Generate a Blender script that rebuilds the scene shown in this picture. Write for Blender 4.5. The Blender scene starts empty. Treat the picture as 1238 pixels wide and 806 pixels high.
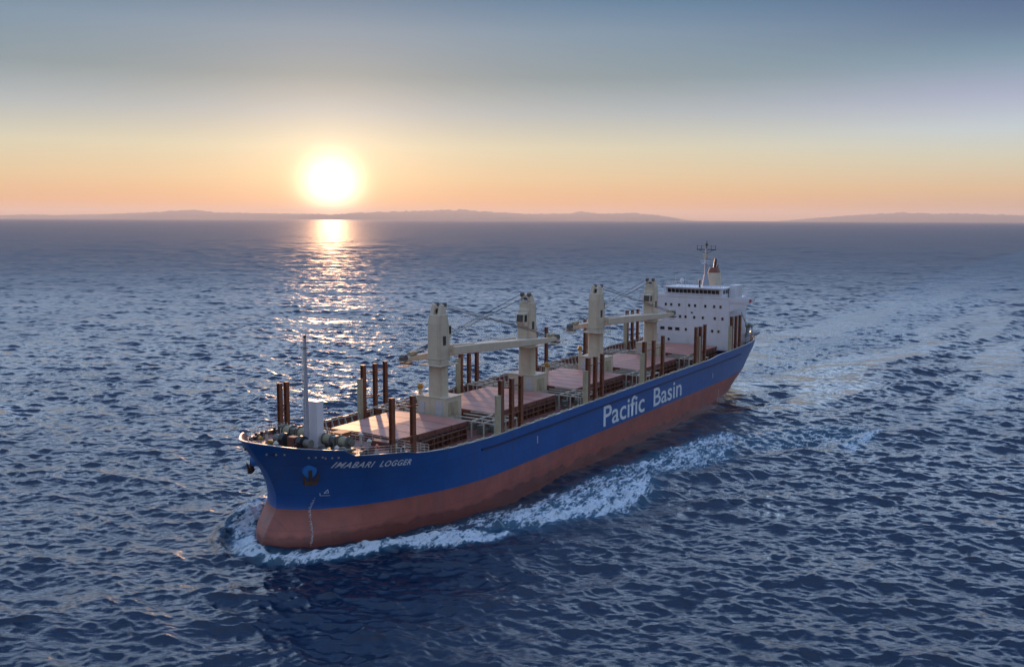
import bpy, bmesh, math, random
import numpy as np
from mathutils import Vector, Matrix
R = math.radians
random.seed(5)
sc = bpy.context.scene
# ------------------------------------------------------------------ camera
cam = bpy.data.cameras.new('camera'); co = bpy.data.objects.new('camera', cam)
sc.collection.objects.link(co); sc.camera = co
cam.sensor_fit = 'HORIZONTAL'; cam.sensor_width = 36.0
cam.lens = 36.0*1159.1/1238.0
cam.clip_start = 1.0; cam.clip_end = 200000
CAMZ = 40.255
co.matrix_world = Matrix.Translation((0, 0, CAMZ)) @ Matrix.Rotation(R(90-6.763), 4, 'X') @ Matrix.Rotation(R(0.2194), 4, 'Z')
# ------------------------------------------------------------------ sun and sky
SUN_EL, SUN_AZ = 1.85, -10.58
S = Vector((math.cos(R(SUN_EL))*math.sin(R(SUN_AZ)), math.cos(R(SUN_EL))*math.cos(R(SUN_AZ)), math.sin(R(SUN_EL))))
sl = bpy.data.lights.new('sun', 'SUN'); so = bpy.data.objects.new('sun', sl); sc.collection.objects.link(so)
sl.energy = 5.0; sl.angle = R(0.9); sl.color = (1.0, 0.52, 0.26)
so.rotation_euler = (-S).to_track_quat('-Z', 'Y').to_euler()
w = bpy.data.worlds.new('World'); sc.world = w; w.use_nodes = True
def world():
    nt = w.node_tree; N = nt.nodes; L = nt.links; N.clear()
    out = N.new('ShaderNodeOutputWorld'); bg = N.new('ShaderNodeBackground'); L.new(bg.outputs[0], out.inputs[0])
    tc = N.new('ShaderNodeTexCoord')
    def mth(op, a, b=None, c=None):
        n = N.new('ShaderNodeMath'); n.operation = op
        for i, v in enumerate((a, b, c)):
            if v is None: continue
            if isinstance(v, (int, float)): n.inputs[i].default_value = v
            else: L.new(v, n.inputs[i])
        return n.outputs[0]
    nv = N.new('ShaderNodeVectorMath'); nv.operation = 'NORMALIZE'; L.new(tc.outputs['Generated'], nv.inputs[0])
    sep = N.new('ShaderNodeSeparateXYZ'); L.new(nv.outputs[0], sep.inputs[0])
    el = mth('MULTIPLY', mth('ARCSINE', sep.outputs[2]), 180/math.pi)          # degrees
    dot = N.new('ShaderNodeVectorMath'); dot.operation = 'DOT_PRODUCT'; L.new(nv.outputs[0], dot.inputs[0]); dot.inputs[1].default_value = S
    ang = mth('MULTIPLY', mth('ARCCOSINE', mth('MINIMUM', dot.outputs['Value'], 1.0)), 180/math.pi)
    # azimuth difference, as a cosine
    hz = N.new('ShaderNodeCombineXYZ'); L.new(sep.outputs[0], hz.inputs[0]); L.new(sep.outputs[1], hz.inputs[1])
    hn = N.new('ShaderNodeVectorMath'); hn.operation = 'NORMALIZE'; L.new(hz.outputs[0], hn.inputs[0])
    hd = N.new('ShaderNodeVectorMath'); hd.operation = 'DOT_PRODUCT'; L.new(hn.outputs[0], hd.inputs[0])
    hd.inputs[1].default_value = Vector((S.x, S.y, 0)).normalized()
    def ramp(stops):
        r = N.new('ShaderNodeValToRGB'); e = r.color_ramp.elements
        r.color_ramp.interpolation = 'LINEAR'
        for i, (p, c) in enumerate(stops):
            x = math.sqrt(max(p, 0)/90.0)
            q = e[i] if i < 2 else e.new(x)
            q.position = x; q.color = (*c, 1)
        L.new(elr, r.inputs[0]); return r.outputs[0]
    elr = mth('SQRT', mth('MULTIPLY', mth('MAXIMUM', el, 0.0), 1/90.0))
    near = ramp([(0, (0.749, 0.361, 0.088)), (0.94, (0.749, 0.361, 0.088)), (2.42, (0.669, 0.516, 0.278)), (4.15, (0.577, 0.568, 0.41)), (6.13, (0.335, 0.412, 0.432)), (8.11, (0.176, 0.27, 0.309)), (10.58, (0.137, 0.248, 0.345)), (12.8, (0.037, 0.159, 0.29)), (14.2, (0.45, 0.53, 0.7)), (15.6, (2.024, 2.65, 3.584)), (18.4, (1.84, 2.5, 3.472)), (22, (0.42, 0.62, 0.95)), (27.5, (0.12, 0.266, 0.586)), (38, (0.096, 0.228, 0.529)), (52, (0.176, 0.342, 0.736)), (90, (0.38, 0.54, 0.9))])  # made-up bright band above the frame, added to light the water by reflection
    side = ramp([(0, (0.571, 0.336, 0.166)), (0.79, (0.571, 0.336, 0.166)), (1.68, (0.667, 0.453, 0.215)), (3.41, (0.573, 0.573, 0.435)), (4.89, (0.465, 0.563, 0.605)), (6.62, (0.327, 0.385, 0.529)), (8.6, (0.151, 0.27, 0.365)), (10.09, (0.08, 0.165, 0.28)), (11.32, (0.049, 0.122, 0.25)), (12.8, (0.031, 0.108, 0.245)), (14.2, (0.45, 0.53, 0.7)), (15.6, (2.024, 2.65, 3.584)), (18.4, (1.84, 2.5, 3.472)), (22, (0.42, 0.62, 0.95)), (27.5, (0.12, 0.266, 0.586)), (38, (0.096, 0.228, 0.529)), (52, (0.176, 0.342, 0.736)), (90, (0.38, 0.54, 0.9))])  # carries the same added band, there only for the water to reflect
    anti = ramp([(0, (.25, .26, .35)), (8, (.31, .33, .43)), (20, (.30, .37, .50)), (45, (.30, .41, .62)), (90, (.38, .54, .90))])
    def mix(f, a, b):
        m = N.new('ShaderNodeMix'); m.data_type = 'RGBA'; L.new(f, m.inputs[0]); L.new(a, m.inputs[6]); L.new(b, m.inputs[7]); return m.outputs[2]
    def mr(v, a, b, c=0.0, d=1.0):
        m = N.new('ShaderNodeMapRange'); m.interpolation_type = 'SMOOTHSTEP'; L.new(v, m.inputs[0])
        for i, q in enumerate((a, b, c, d)): m.inputs[i+1].default_value = q
        return m.outputs[0]
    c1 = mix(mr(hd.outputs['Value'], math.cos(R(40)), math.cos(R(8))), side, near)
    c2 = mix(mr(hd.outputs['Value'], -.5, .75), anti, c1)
    # aureole round the low sun
    def glow(col, scale, amp, last, p=1.0):
        g = mth('MULTIPLY', mth('EXPONENT', mth('MULTIPLY', mth('POWER', mth('DIVIDE', ang, scale), p), -1.0)), amp)
        v = N.new('ShaderNodeVectorMath'); v.operation = 'MULTIPLY_ADD'
        cc = N.new('ShaderNodeCombineXYZ'); [L.new(g, cc.inputs[i]) for i in range(3)]
        L.new(cc.outputs[0], v.inputs[0]); v.inputs[1].default_value = col; L.new(last, v.inputs[2]); return v.outputs[0]
    c = glow((1, .56, .30), 9.0, 0.15, c2)
    c = glow((1, .74, .40), 3.4, 0.46, c, 1.2)
    c = glow((1, .90, .68), 1.50, 2.0, c, 2.2)
    # the real atmosphere model, faintly, under the hand-shaped gradient with its added bright band
    sky = N.new('ShaderNodeTexSky'); sky.sky_type = 'NISHITA'; sky.sun_disc = False
    sky.sun_elevation = R(SUN_EL); sky.sun_rotation = R(SUN_AZ); sky.air_density = 1.0; sky.dust_density = 1.5
    v = N.new('ShaderNodeVectorMath'); v.operation = 'MULTIPLY_ADD'; L.new(sky.outputs[0], v.inputs[0]); v.inputs[1].default_value = (.004,)*3; L.new(c, v.inputs[2])
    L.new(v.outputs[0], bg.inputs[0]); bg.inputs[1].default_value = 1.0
world()
sc.view_settings.view_transform = 'Standard'; sc.view_settings.look = 'None'
sc.view_settings.gamma = 1; sc.view_settings.exposure = 0.15; sc.view_settings.use_curve_mapping = False
sc.render.engine = 'CYCLES'
sc.cycles.max_bounces = 5; sc.cycles.diffuse_bounces = 2; sc.cycles.glossy_bounces = 3; sc.cycles.transparent_max_bounces = 6
sc.cycles.sample_clamp_indirect = 3; sc.cycles.sample_clamp_direct = 9
sc.cycles.caustics_reflective = False; sc.cycles.caustics_refractive = False

# ------------------------------------------------------------------ helpers
C = sc.collection
def link(name, me, parent=None, mats=(), kind=None, label=None, cat=None, group=None):
    o = bpy.data.objects.new(name, me); C.objects.link(o)
    if parent: o.parent = parent
    for m in mats: me.materials.append(m)
    if kind: o['kind'] = kind
    if label: o['label'] = label
    if cat: o['category'] = cat
    if group: o['group'] = group
    return o
class MB:
    def __init__(s): s.v = []; s.f = []; s.m = []
    def add(s, vs, fs, mi=0):
        b = len(s.v); s.v += [tuple(q) for q in vs]; s.f += [tuple(b+i for i in q) for q in fs]; s.m += [mi]*len(fs); return s
    def box(s, x0, x1, y0, y1, z0, z1, mi=0):
        return s.add([(x0,y0,z0),(x1,y0,z0),(x1,y1,z0),(x0,y1,z0),(x0,y0,z1),(x1,y0,z1),(x1,y1,z1),(x0,y1,z1)],
                     [(0,3,2,1),(4,5,6,7),(0,1,5,4),(1,2,6,5),(2,3,7,6),(3,0,4,7)], mi)
    def bar(s, a, b, w=.1, h=None, w2=None, h2=None, mi=0, up=(0,0,1)):
        a = Vector(a); b = Vector(b); h = h or w; w2 = w2 or w; h2 = h2 or h
        d = (b-a).normalized(); u = Vector(up)
        if abs(d.dot(u)) > .98: u = Vector((1,0,0))
        x = d.cross(u).normalized(); y = x.cross(d)
        vs = [a+x*i*w/2+y*j*h/2 for i,j in ((-1,-1),(1,-1),(1,1),(-1,1))]+[b+x*i*w2/2+y*j*h2/2 for i,j in ((-1,-1),(1,-1),(1,1),(-1,1))]
        return s.add(vs, [(0,1,2,3),(7,6,5,4),(0,4,5,1),(1,5,6,2),(2,6,7,3),(3,7,4,0)], mi)
    def cyl(s, a, b, r=.1, r2=None, n=12, mi=0):
        a = Vector(a); b = Vector(b); r2 = r if r2 is None else r2
        d = (b-a).normalized(); u = Vector((0,0,1))
        if abs(d.dot(u)) > .98: u = Vector((1,0,0))
        x = d.cross(u).normalized(); y = d.cross(x)
        c = [(math.cos(2*math.pi*i/n), math.sin(2*math.pi*i/n)) for i in range(n)]
        vs = [a+(x*p+y*q)*r for p,q in c]+[b+(x*p+y*q)*r2 for p,q in c]
        return s.add(vs, [tuple(range(n-1,-1,-1)), tuple(range(n,2*n))]+[(i,(i+1)%n,n+(i+1)%n,n+i) for i in range(n)], mi)
    def loft(s, rings, mi=0, caps=True):
        n = len(rings[0]); vs = [p for r in rings for p in r]; fs = []
        for k in range(len(rings)-1):
            for i in range(n):
                j = (i+1)%n; fs.append((k*n+i, k*n+j, (k+1)*n+j, (k+1)*n+i))
        if caps: fs += [tuple(range(n-1,-1,-1)), tuple(range((len(rings)-1)*n, len(rings)*n))]
        return s.add(vs, fs, mi)
    def prism(s, poly, y0, y1, mi=0):          # poly of (x, z), extruded in y
        return s.loft([[(x, y0, z) for x, z in poly], [(x, y1, z) for x, z in poly]], mi)
    def rail(s, pts, h=1.05, step=1.5, r=.035, rows=3):
        for a, b in zip(pts, pts[1:]):
            a = Vector(a); b = Vector(b); n = max(1, round((b-a).length/step))
            for k in range(rows):
                z = Vector((0,0,h*(k+1)/rows)); s.bar(a+z, b+z, r*1.3)
            for k in range(n+1):
                p = a.lerp(b, k/n); s.bar(p, p+Vector((0,0,h)), r*1.6)
        return s
    def build(s, name, mats, parent=None, smooth=False, bevel=0, **kw):
        me = bpy.data.meshes.new(name); me.from_pydata(s.v, [], s.f)
        me.polygons.foreach_set('material_index', s.m)
        bm = bmesh.new(); bm.from_mesh(me); bmesh.ops.recalc_face_normals(bm, faces=bm.faces); bm.to_mesh(me); bm.free()
        if not isinstance(mats, (list, tuple)): mats = [mats]
        o = link(name, me, parent, mats, **kw)
        if smooth:
            me.shade_smooth()
            try: me.set_sharp_from_angle(angle=R(35))
            except Exception: pass
        if bevel:
            b = o.modifiers.new('bevel', 'BEVEL'); b.width = bevel; b.segments = 1; b.limit_method = 'ANGLE'
        return o
def pch(x, xs, ys):     # smooth monotone interpolation
    xs = np.asarray(xs, float); ys = np.asarray(ys, float); h = np.diff(xs); d = np.diff(ys)/h
    m = np.zeros_like(xs); m[0] = d[0]; m[-1] = d[-1]
    for i in range(1, len(xs)-1):
        m[i] = 0 if d[i-1]*d[i] <= 0 else 2*d[i-1]*d[i]/(d[i-1]+d[i])
    x = np.clip(x, xs[0], xs[-1]); k = np.clip(np.searchsorted(xs, x)-1, 0, len(xs)-2)
    t = (x-xs[k])/h[k]
    return (2*t**3-3*t**2+1)*ys[k]+(t**3-2*t**2+t)*h[k]*m[k]+(-2*t**3+3*t**2)*ys[k+1]+(t**3-t**2)*h[k]*m[k+1]

# ------------------------------------------------------------------ materials
def mat(name, col, rough=.5, metal=0.0, var=.12, scale=1.5, dirt=None, dirt_amt=.3, stretch=(1,1,1), spec=.5, bump=0.0):
    m = bpy.data.materials.new(name); m.use_nodes = True; nt = m.node_tree; N = nt.nodes; L = nt.links
    b = N['Principled BSDF']; b.inputs['Roughness'].default_value = rough; b.inputs['Metallic'].default_value = metal
    b.inputs['Specular IOR Level'].default_value = spec
    tc = N.new('ShaderNodeTexCoord'); mp = N.new('ShaderNodeMapping'); L.new(tc.outputs['Object'], mp.inputs[0]); mp.inputs['Scale'].default_value = stretch
    n = N.new('ShaderNodeTexNoise'); n.inputs['Scale'].default_value = scale; n.inputs['Detail'].default_value = 6; n.inputs['Roughness'].default_value = .65
    L.new(mp.outputs[0], n.inputs['Vector'])
    r = N.new('ShaderNodeValToRGB'); e = r.color_ramp.elements
    e[0].position = .3; e[1].position = .7
    e[0].color = (*[max(0, c*(1-var)) for c in col], 1); e[1].color = (*[min(1, c*(1+var)) for c in col], 1)
    L.new(n.outputs[0], r.inputs[0]); last = r.outputs[0]
    if dirt:
        n2 = N.new('ShaderNodeTexNoise'); n2.inputs['Scale'].default_value = scale*.8; n2.inputs['Detail'].default_value = 8
        mp2 = N.new('ShaderNodeMapping'); mp2.inputs['Scale'].default_value = (1.4, 1.4, .16); mp2.inputs['Location'].default_value = (7, 3, 1)
        L.new(tc.outputs['Object'], mp2.inputs[0]); L.new(mp2.outputs[0], n2.inputs['Vector'])
        r2 = N.new('ShaderNodeMapRange'); r2.inputs[1].default_value = .56; r2.inputs[2].default_value = .74; r2.inputs[4].default_value = dirt_amt
        L.new(n2.outputs[0], r2.inputs[0])
        mx = N.new('ShaderNodeMix'); mx.data_type = 'RGBA'; L.new(r2.outputs[0], mx.inputs[0]); L.new(last, mx.inputs[6]); mx.inputs[7].default_value = (*dirt, 1)
        last = mx.outputs[2]
    L.new(last, b.inputs['Base Color'])
    if bump:
        bp = N.new('ShaderNodeBump'); bp.inputs['Strength'].default_value = bump; bp.inputs['Distance'].default_value = .05
        L.new(n.outputs[0], bp.inputs['Height']); L.new(bp.outputs[0], b.inputs['Normal'])
    return m
RUST = (.16, .07, .035)
M = dict(
    blue=mat('blue_hull_paint', (.007, .085, .30), .4, scale=.25, var=.14, dirt=(.02, .06, .2), dirt_amt=.5),
    red=mat('red_bottom_paint', (.36, .112, .082), .5, scale=.3, var=.2, dirt=(.20, .10, .09), dirt_amt=.7),
    white=mat('white_paint', (.68, .69, .72), .45, var=.04, scale=.6, dirt=(.45, .36, .28), dirt_amt=.25),
    cream=mat('cream_crane_paint', (.56, .49, .36), .5, var=.08, scale=.8, dirt=(.30, .18, .10), dirt_amt=.45),
    creamd=mat('weathered_cream_paint', (.42, .37, .24), .55, var=.12, scale=1.2, dirt=RUST, dirt_amt=.6),
    deck=mat('red_oxide_deck_paint', (.20, .075, .055), .6, var=.25, scale=.5, dirt=(.1, .05, .04), dirt_amt=.5),
    hatch=mat('hatch_cover_paint', (.45, .20, .15), .55, var=.12, scale=.35, dirt=(.30, .17, .14), dirt_amt=.5, bump=.2),
    coam=mat('coaming_paint', (.17, .065, .045), .6, var=.3, scale=.9, dirt=(.06, .03, .025), dirt_amt=.6),
    post=mat('brown_stanchion_paint', (.19, .065, .03), .5, var=.3, scale=1.5, dirt=(.16, .08, .03), dirt_amt=.6),
    grey=mat('grey_green_machinery_paint', (.15, .155, .13), .5, var=.3, scale=2, dirt=RUST, dirt_amt=.4),
    dark=mat('dark_steel', (.03, .03, .035), .45, var=.3, scale=2),
    rope=mat('mooring_rope', (.32, .30, .20), .8, var=.3, scale=6),
    yellow=mat('mustard_paint', (.42, .23, .03), .5, var=.15, scale=2),
    rail=mat('pale_rail_paint', (.55, .55, .50), .5, var=.1, scale=2),
    letter=mat('white_lettering_paint', (.72, .78, .80), .5, var=.08, scale=.7),
    bellblue=mat('bright_blue_anchor_pocket_paint', (.03, .20, .55), .4, var=.1, scale=1),
    anchor=mat('rusty_anchor_steel', (.075, .035, .02), .7, var=.4, scale=3),
    glass=mat('dark_window_glass', (.012, .015, .02), .12, var=.1, scale=1, spec=.8),
    orange=mat('orange_paint', (.55, .12, .02), .5, var=.1, scale=1),
    wire=mat('steel_wire', (.10, .09, .08), .5, var=.1, scale=4),
    red2=mat('signal_red_paint', (.45, .03, .03), .5, var=.1, scale=1),
)
def plates(m, wet=False):
    nt = m.node_tree; N = nt.nodes; L = nt.links; b = N['Principled BSDF']; src = b.inputs['Base Color'].links[0].from_socket
    tc = N.new('ShaderNodeTexCoord'); sp = N.new('ShaderNodeSeparateXYZ'); L.new(tc.outputs['Object'], sp.inputs[0])
    cb = N.new('ShaderNodeCombineXYZ'); L.new(sp.outputs[0], cb.inputs[0]); L.new(sp.outputs[2], cb.inputs[1])
    br = N.new('ShaderNodeTexBrick'); L.new(cb.outputs[0], br.inputs['Vector']); br.inputs['Scale'].default_value = 1.0
    br.inputs['Brick Width'].default_value = 7.5; br.inputs['Row Height'].default_value = 2.1; br.inputs['Mortar Size'].default_value = .035
    br.inputs['Color1'].default_value = (1, 1, 1, 1); br.inputs['Color2'].default_value = (.84, .85, .88, 1); br.inputs['Mortar'].default_value = (.62, .62, .66, 1)
    mx = N.new('ShaderNodeMix'); mx.data_type = 'RGBA'; mx.blend_type = 'MULTIPLY'; mx.inputs[0].default_value = .8
    L.new(src, mx.inputs[6]); L.new(br.outputs[0], mx.inputs[7]); last = mx.outputs[2]
    # rust and salt runs, long and thin down the side
    mp = N.new('ShaderNodeMapping'); mp.inputs['Scale'].default_value = (1.1, 1.1, .07); L.new(tc.outputs['Object'], mp.inputs[0])
    n = N.new('ShaderNodeTexNoise'); n.inputs['Scale'].default_value = 1.0; n.inputs['Detail'].default_value = 7; L.new(mp.outputs[0], n.inputs['Vector'])
    r = N.new('ShaderNodeMapRange'); r.inputs[1].default_value = .60; r.inputs[2].default_value = .78; r.inputs[4].default_value = .55; L.new(n.outputs[0], r.inputs[0])
    m2 = N.new('ShaderNodeMix'); m2.data_type = 'RGBA'; L.new(r.outputs[0], m2.inputs[0]); L.new(last, m2.inputs[6]); m2.inputs[7].default_value = (.16, .10, .075, 1) if wet else (.05, .055, .10, 1); last = m2.outputs[2]
    if wet:      # the belt kept wet and weedy by the sea
        nz = N.new('ShaderNodeTexNoise'); nz.inputs['Scale'].default_value = .35; nz.inputs['Detail'].default_value = 6; L.new(tc.outputs['Object'], nz.inputs['Vector'])
        a = N.new('ShaderNodeMath'); a.operation = 'MULTIPLY_ADD'; L.new(nz.outputs[0], a.inputs[0]); a.inputs[1].default_value = -2.2; L.new(sp.outputs[2], a.inputs[2])
        w1 = N.new('ShaderNodeMapRange'); L.new(a.outputs[0], w1.inputs[0]); w1.inputs[1].default_value = .55; w1.inputs[2].default_value = .15; w1.inputs[4].default_value = .6
        m3 = N.new('ShaderNodeMix'); m3.data_type = 'RGBA'; L.new(w1.outputs[0], m3.inputs[0]); L.new(last, m3.inputs[6]); m3.inputs[7].default_value = (.10, .035, .03, 1); last = m3.outputs[2]
        rg = N.new('ShaderNodeMapRange'); L.new(w1.outputs[0], rg.inputs[0]); rg.inputs[3].default_value = .5; rg.inputs[4].default_value = .12; L.new(rg.outputs[0], b.inputs['Roughness'])
    L.new(last, b.inputs['Base Color'])
    bp = N.new('ShaderNodeBump'); bp.inputs['Strength'].default_value = .5; bp.inputs['Distance'].default_value = .06
    n3 = N.new('ShaderNodeTexNoise'); n3.inputs['Scale'].default_value = .9; n3.inputs['Detail'].default_value = 2; L.new(cb.outputs[0], n3.inputs['Vector'])
    L.new(n3.outputs[0], bp.inputs['Height']); L.new(bp.outputs[0], b.inputs['Normal'])
plates(M['blue']); plates(M['red'], True)
# ------------------------------------------------------------------ ship placement
A = R(32.7); SX, SY = 59.54, 254.45
ship = bpy.data.objects.new('cargo_ship', None); C.objects.link(ship)
ship.location = (SX, SY, 0); ship.rotation_euler = (0, 0, math.atan2(-math.cos(A), -math.sin(A)))
ship['label'] = 'blue and red bulk cargo ship with four cream deck cranes steaming through the open sea'
ship['category'] = 'cargo ship'
def to_ship(X, Y):
    dx, dy = X-SX, Y-SY
    return -dx*math.sin(A)-dy*math.cos(A), dx*math.cos(A)-dy*math.sin(A)

# ------------------------------------------------------------------ hull form
BH = 13.6
XS_Z = [-3, -.2, .8, 1.75, 2.8, 3.75, 4.7, 5.75, 6.9, 8.3, 9.6, 11.25, 12.65, 14.0, 15]
XS_X = [165.5, 166.9, 166.8, 166.4, 165.55, 164.85, 164.4, 164.4, 164.65, 165.2, 165.95, 167.2, 168.2, 168.9, 169.2]
XA_Z = [-3, 0, 5, 11, 13]; XA_X = [16, 13, 9.5, 8, 8]
def xs_of(z): return float(pch(z, XS_Z, XS_X))
def xa_of(z): return float(pch(z, XA_Z, XA_X))
G = [0, .1, .25, .45, .6, .75, .85, .93, .97, 1.0]
bow = {0: ([130,137,144,151,157,161,164,166,166.8], [13.6,13.5,12.6,10.9,8.6,6.6,4.3,1.9,0.0]),
       4.4: ([130,138,144,149.5,154.3,158.2,161.5,163.5,164.4], [13.6,13.5,12.8,11.3,9.4,7.2,4.6,2.1,0.0]),
       13: ([130,142,148,153,158,162.5,165.3,167.2,168.3,169.0], [13.6,13.58,13.5,12.9,11.6,9.0,6.1,3.7,1.9,0.0])}
stern = {0: ([13,22,30,38,46,54,60], [0.0,5.0,8.8,11.6,13.1,13.55,13.6]),
         5: ([9.5,11,15,22,30,40,50,60], [0.0,3.5,6.9,10.2,12.2,13.4,13.6,13.6]),
         11: ([8,8.6,11,16,22,30,42,60], [0.0,5.0,8.2,10.8,12.6,13.35,13.6,13.6])}
def hb(x, z):
    if x >= 130:
        g = (x-130)/(xs_of(z)-130)
        if g >= 1: return 0.0
        def at(k):
            X, Y = bow[k]; return float(pch(130+g*(X[-1]-130), X, Y))
        z2 = min(max(z, 0), 13)
        if z2 < 4.4: t = z2/4.4; return at(0)*(1-t)+at(4.4)*t
        t = (z2-4.4)/8.6; t = t*t*(.35)+t*.65; return at(4.4)*(1-t)+at(13)*t
    if x <= 60:
        xa = xa_of(z); g = (x-xa)/(60-xa)
        if g <= 0: return 0.0
        def at(k):
            X, Y = stern[k]; return float(pch(X[0]+g*(60-X[0]), X, Y))
        z2 = min(max(z, 0), 11)
        if z2 < 5: t = z2/5; return at(0)*(1-t)+at(5)*t
        t = (z2-5)/6; return at(5)*(1-t)+at(11)*t
    return BH
ZR_X = [8,22,38,49.2,49.8,55,82,111,135,146,151.4,153.2,158.1,160.3,161.2,163.8,165.3,167,168.4,169.2]
ZR_Z = [11.7,11.6,11.25,11.15,10.75,10.7,10.45,10.1,9.85,10.1,10.45,10.95,11.35,11.5,12.35,12.65,12.85,13.2,13.55,13.8]
def zr(x): return float(np.interp(x, ZR_X, ZR_Z))
def zb(x): return float(np.interp(x, [8,34,57,103,135,150,165], [5.5,5.35,5.0,4.5,4.25,4.4,4.4]))
stations = list(np.concatenate([1-np.cos(np.linspace(0, np.pi/2, 9)[1:]),]))
GA = [((i/14)**1.8) for i in range(15)]                       # stern
GB = [1-((1-i/34)**1.7) for i in range(35)]                   # bow
def station_x(k, z):
    kind, g = k
    if kind == 'a': xa = xa_of(z); return xa+g*(60-xa)
    if kind == 'm': return g
    xs = xs_of(z); return 130+g*(xs-130)
ST = [('a', g) for g in GA[:-1]]+[('m', x) for x in np.linspace(60, 130, 22)]+[('b', g) for g in GB[1:]]
def hull_rows(top_off=0.0):
    rows = []
    for k in ST:
        col = []
        fr = [('b', v) for v in np.linspace(0, 1, 9)]+[('t', v) for v in np.linspace(0, 1, 13)[1:]]
        for q, v in fr:
            z = 5.0
            for it in range(8):
                x = station_x(k, z); z0, z1 = zb(x), zr(x)+top_off
                z = -3+(z0+3)*v if q == 'b' else z0+(z1-z0)*v
            x = station_x(k, z); col.append((x, hb(x, z), z))
        rows.append(col)
    return rows
def build_hull():
    rows = hull_rows(); nr = len(rows[0]); mb = MB()
    for sgn in (1, -1):
        vs = [(x, sgn*y, z) for c in rows for x, y, z in c]; fs = []; mi = []
        b = len(mb.v); mb.v += vs
        for i in range(len(rows)-1):
            for j in range(nr-1):
                q = (b+i*nr+j, b+(i+1)*nr+j, b+(i+1)*nr+j+1, b+i*nr+j+1)
                mb.f.append(q if sgn < 0 else q[::-1]); mb.m.append(0 if j < 8 else 1)
    # inner face of the bulwark and cap rail
    for sgn in (1, -1):
        inn = []; 
        for c in rows:
            x, y, z = c[-1]; t = .28; yi = max(y-t, 0.0); xi = x
            if x > 164: xi = x-.35*(x-164)/6; 
            if x < 12: xi = x+.3
            zd = deck_z(x)-.1; yb = max(0.0, min(yi, hb(x, zd)-.25)); xb = min(xi, xs_of(zd)-.35) if x > 164 else xi
            yb = min(yb, max(0.0, hb(xb, zd)-.2))
            inn.append(((x, y, z), (xi, yi, z+.06), (xb, yb, zd), (x, y+.06, z+.06)))
        b = len(mb.v); mb.v += [(p[0], sgn*p[1], p[2]) for q in inn for p in q]
        for i in range(len(inn)-1):
            a0 = b+i*4; a1 = a0+4
            mb.f += [(a0+1, a1+1, a1+2, a0+2)]; mb.m += [2]
            mb.f += [(a0+3, a1+3, a1+1, a0+1)]; mb.m += [3]
            mb.f += [(a0, a1, a1+3, a0+3)]; mb.m += [3]
    me = bpy.data.meshes.new('hull'); me.from_pydata(mb.v, [], mb.f); me.polygons.foreach_set('material_index', mb.m)
    bm = bmesh.new(); bm.from_mesh(me); bmesh.ops.remove_doubles(bm, verts=bm.verts, dist=.002)
    bmesh.ops.recalc_face_normals(bm, faces=bm.faces); bm.to_mesh(me); bm.free()
    me.shade_smooth(); me.set_sharp_from_angle(angle=R(40))
    return link('hull', me, ship, [M['red'], M['blue'], M['deck'], M['rail']])
def deck_z(x):
    if x > 160.4: return float(np.interp(x, [160.4, 170], [11.1, 12.6]))
    if x > 149.5: return float(np.interp(x, [149.5, 160.4], [10.25, 11.1]))
    if x < 29: return 9.6
    return 8.3
hull = build_hull()
def build_deck(name, x0, x1, zf, m):
    xs = np.linspace(x0, x1, 30); mb = MB()
    for a, b in zip(xs, xs[1:]):
        ya, yb = max(hb(a, zf(a)-.1)-.15, 0.05), max(hb(b, zf(b)-.1)-.15, .05)
        mb.add([(a,-ya,zf(a)),(b,-yb,zf(b)),(b,yb,zf(b)),(a,ya,zf(a))], [(0,1,2,3)])
    return mb.build(name, m, ship)
build_deck('main_deck', 29, 149.5, lambda x: 8.3, M['deck'])
build_deck('forecastle_deck', 149.5, 167.4, lambda x: float(np.interp(x, [149.5, 160.4, 170], [10.25, 11.1, 12.6])), M['deck'])
build_deck('poop_deck', 8.4, 29, lambda x: 9.6, M['deck'])
mb = MB(); q_ = hb(149.5, 8.3)-.3; mb.box(149.45, 149.6, -q_, q_, 8.3, 10.2); mb.build('forecastle_bulkhead', M['coam'], ship)
# dark fender ridge along both sides, under the bulwark
for sgn in (1, -1):
    mb = MB(); xs = np.linspace(33, 139, 60)
    for a, b in zip(xs, xs[1:]):
        za, z2 = zr(a)-1.35, zr(b)-1.35
        if a < 49.5 or b < 49.5: za -= .35*(a < 49.5); z2 -= .35*(b < 49.5)
        mb.bar((a, sgn*(hb(a, za)+.06), za), (b, sgn*(hb(b, z2)+.06), z2), .22, .26)
    mb.build('fender_ridge', mat('dark_blue_ridge_paint', (.006, .02, .08), .5) if sgn > 0 else bpy.data.materials['dark_blue_ridge_paint'], hull)

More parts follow.
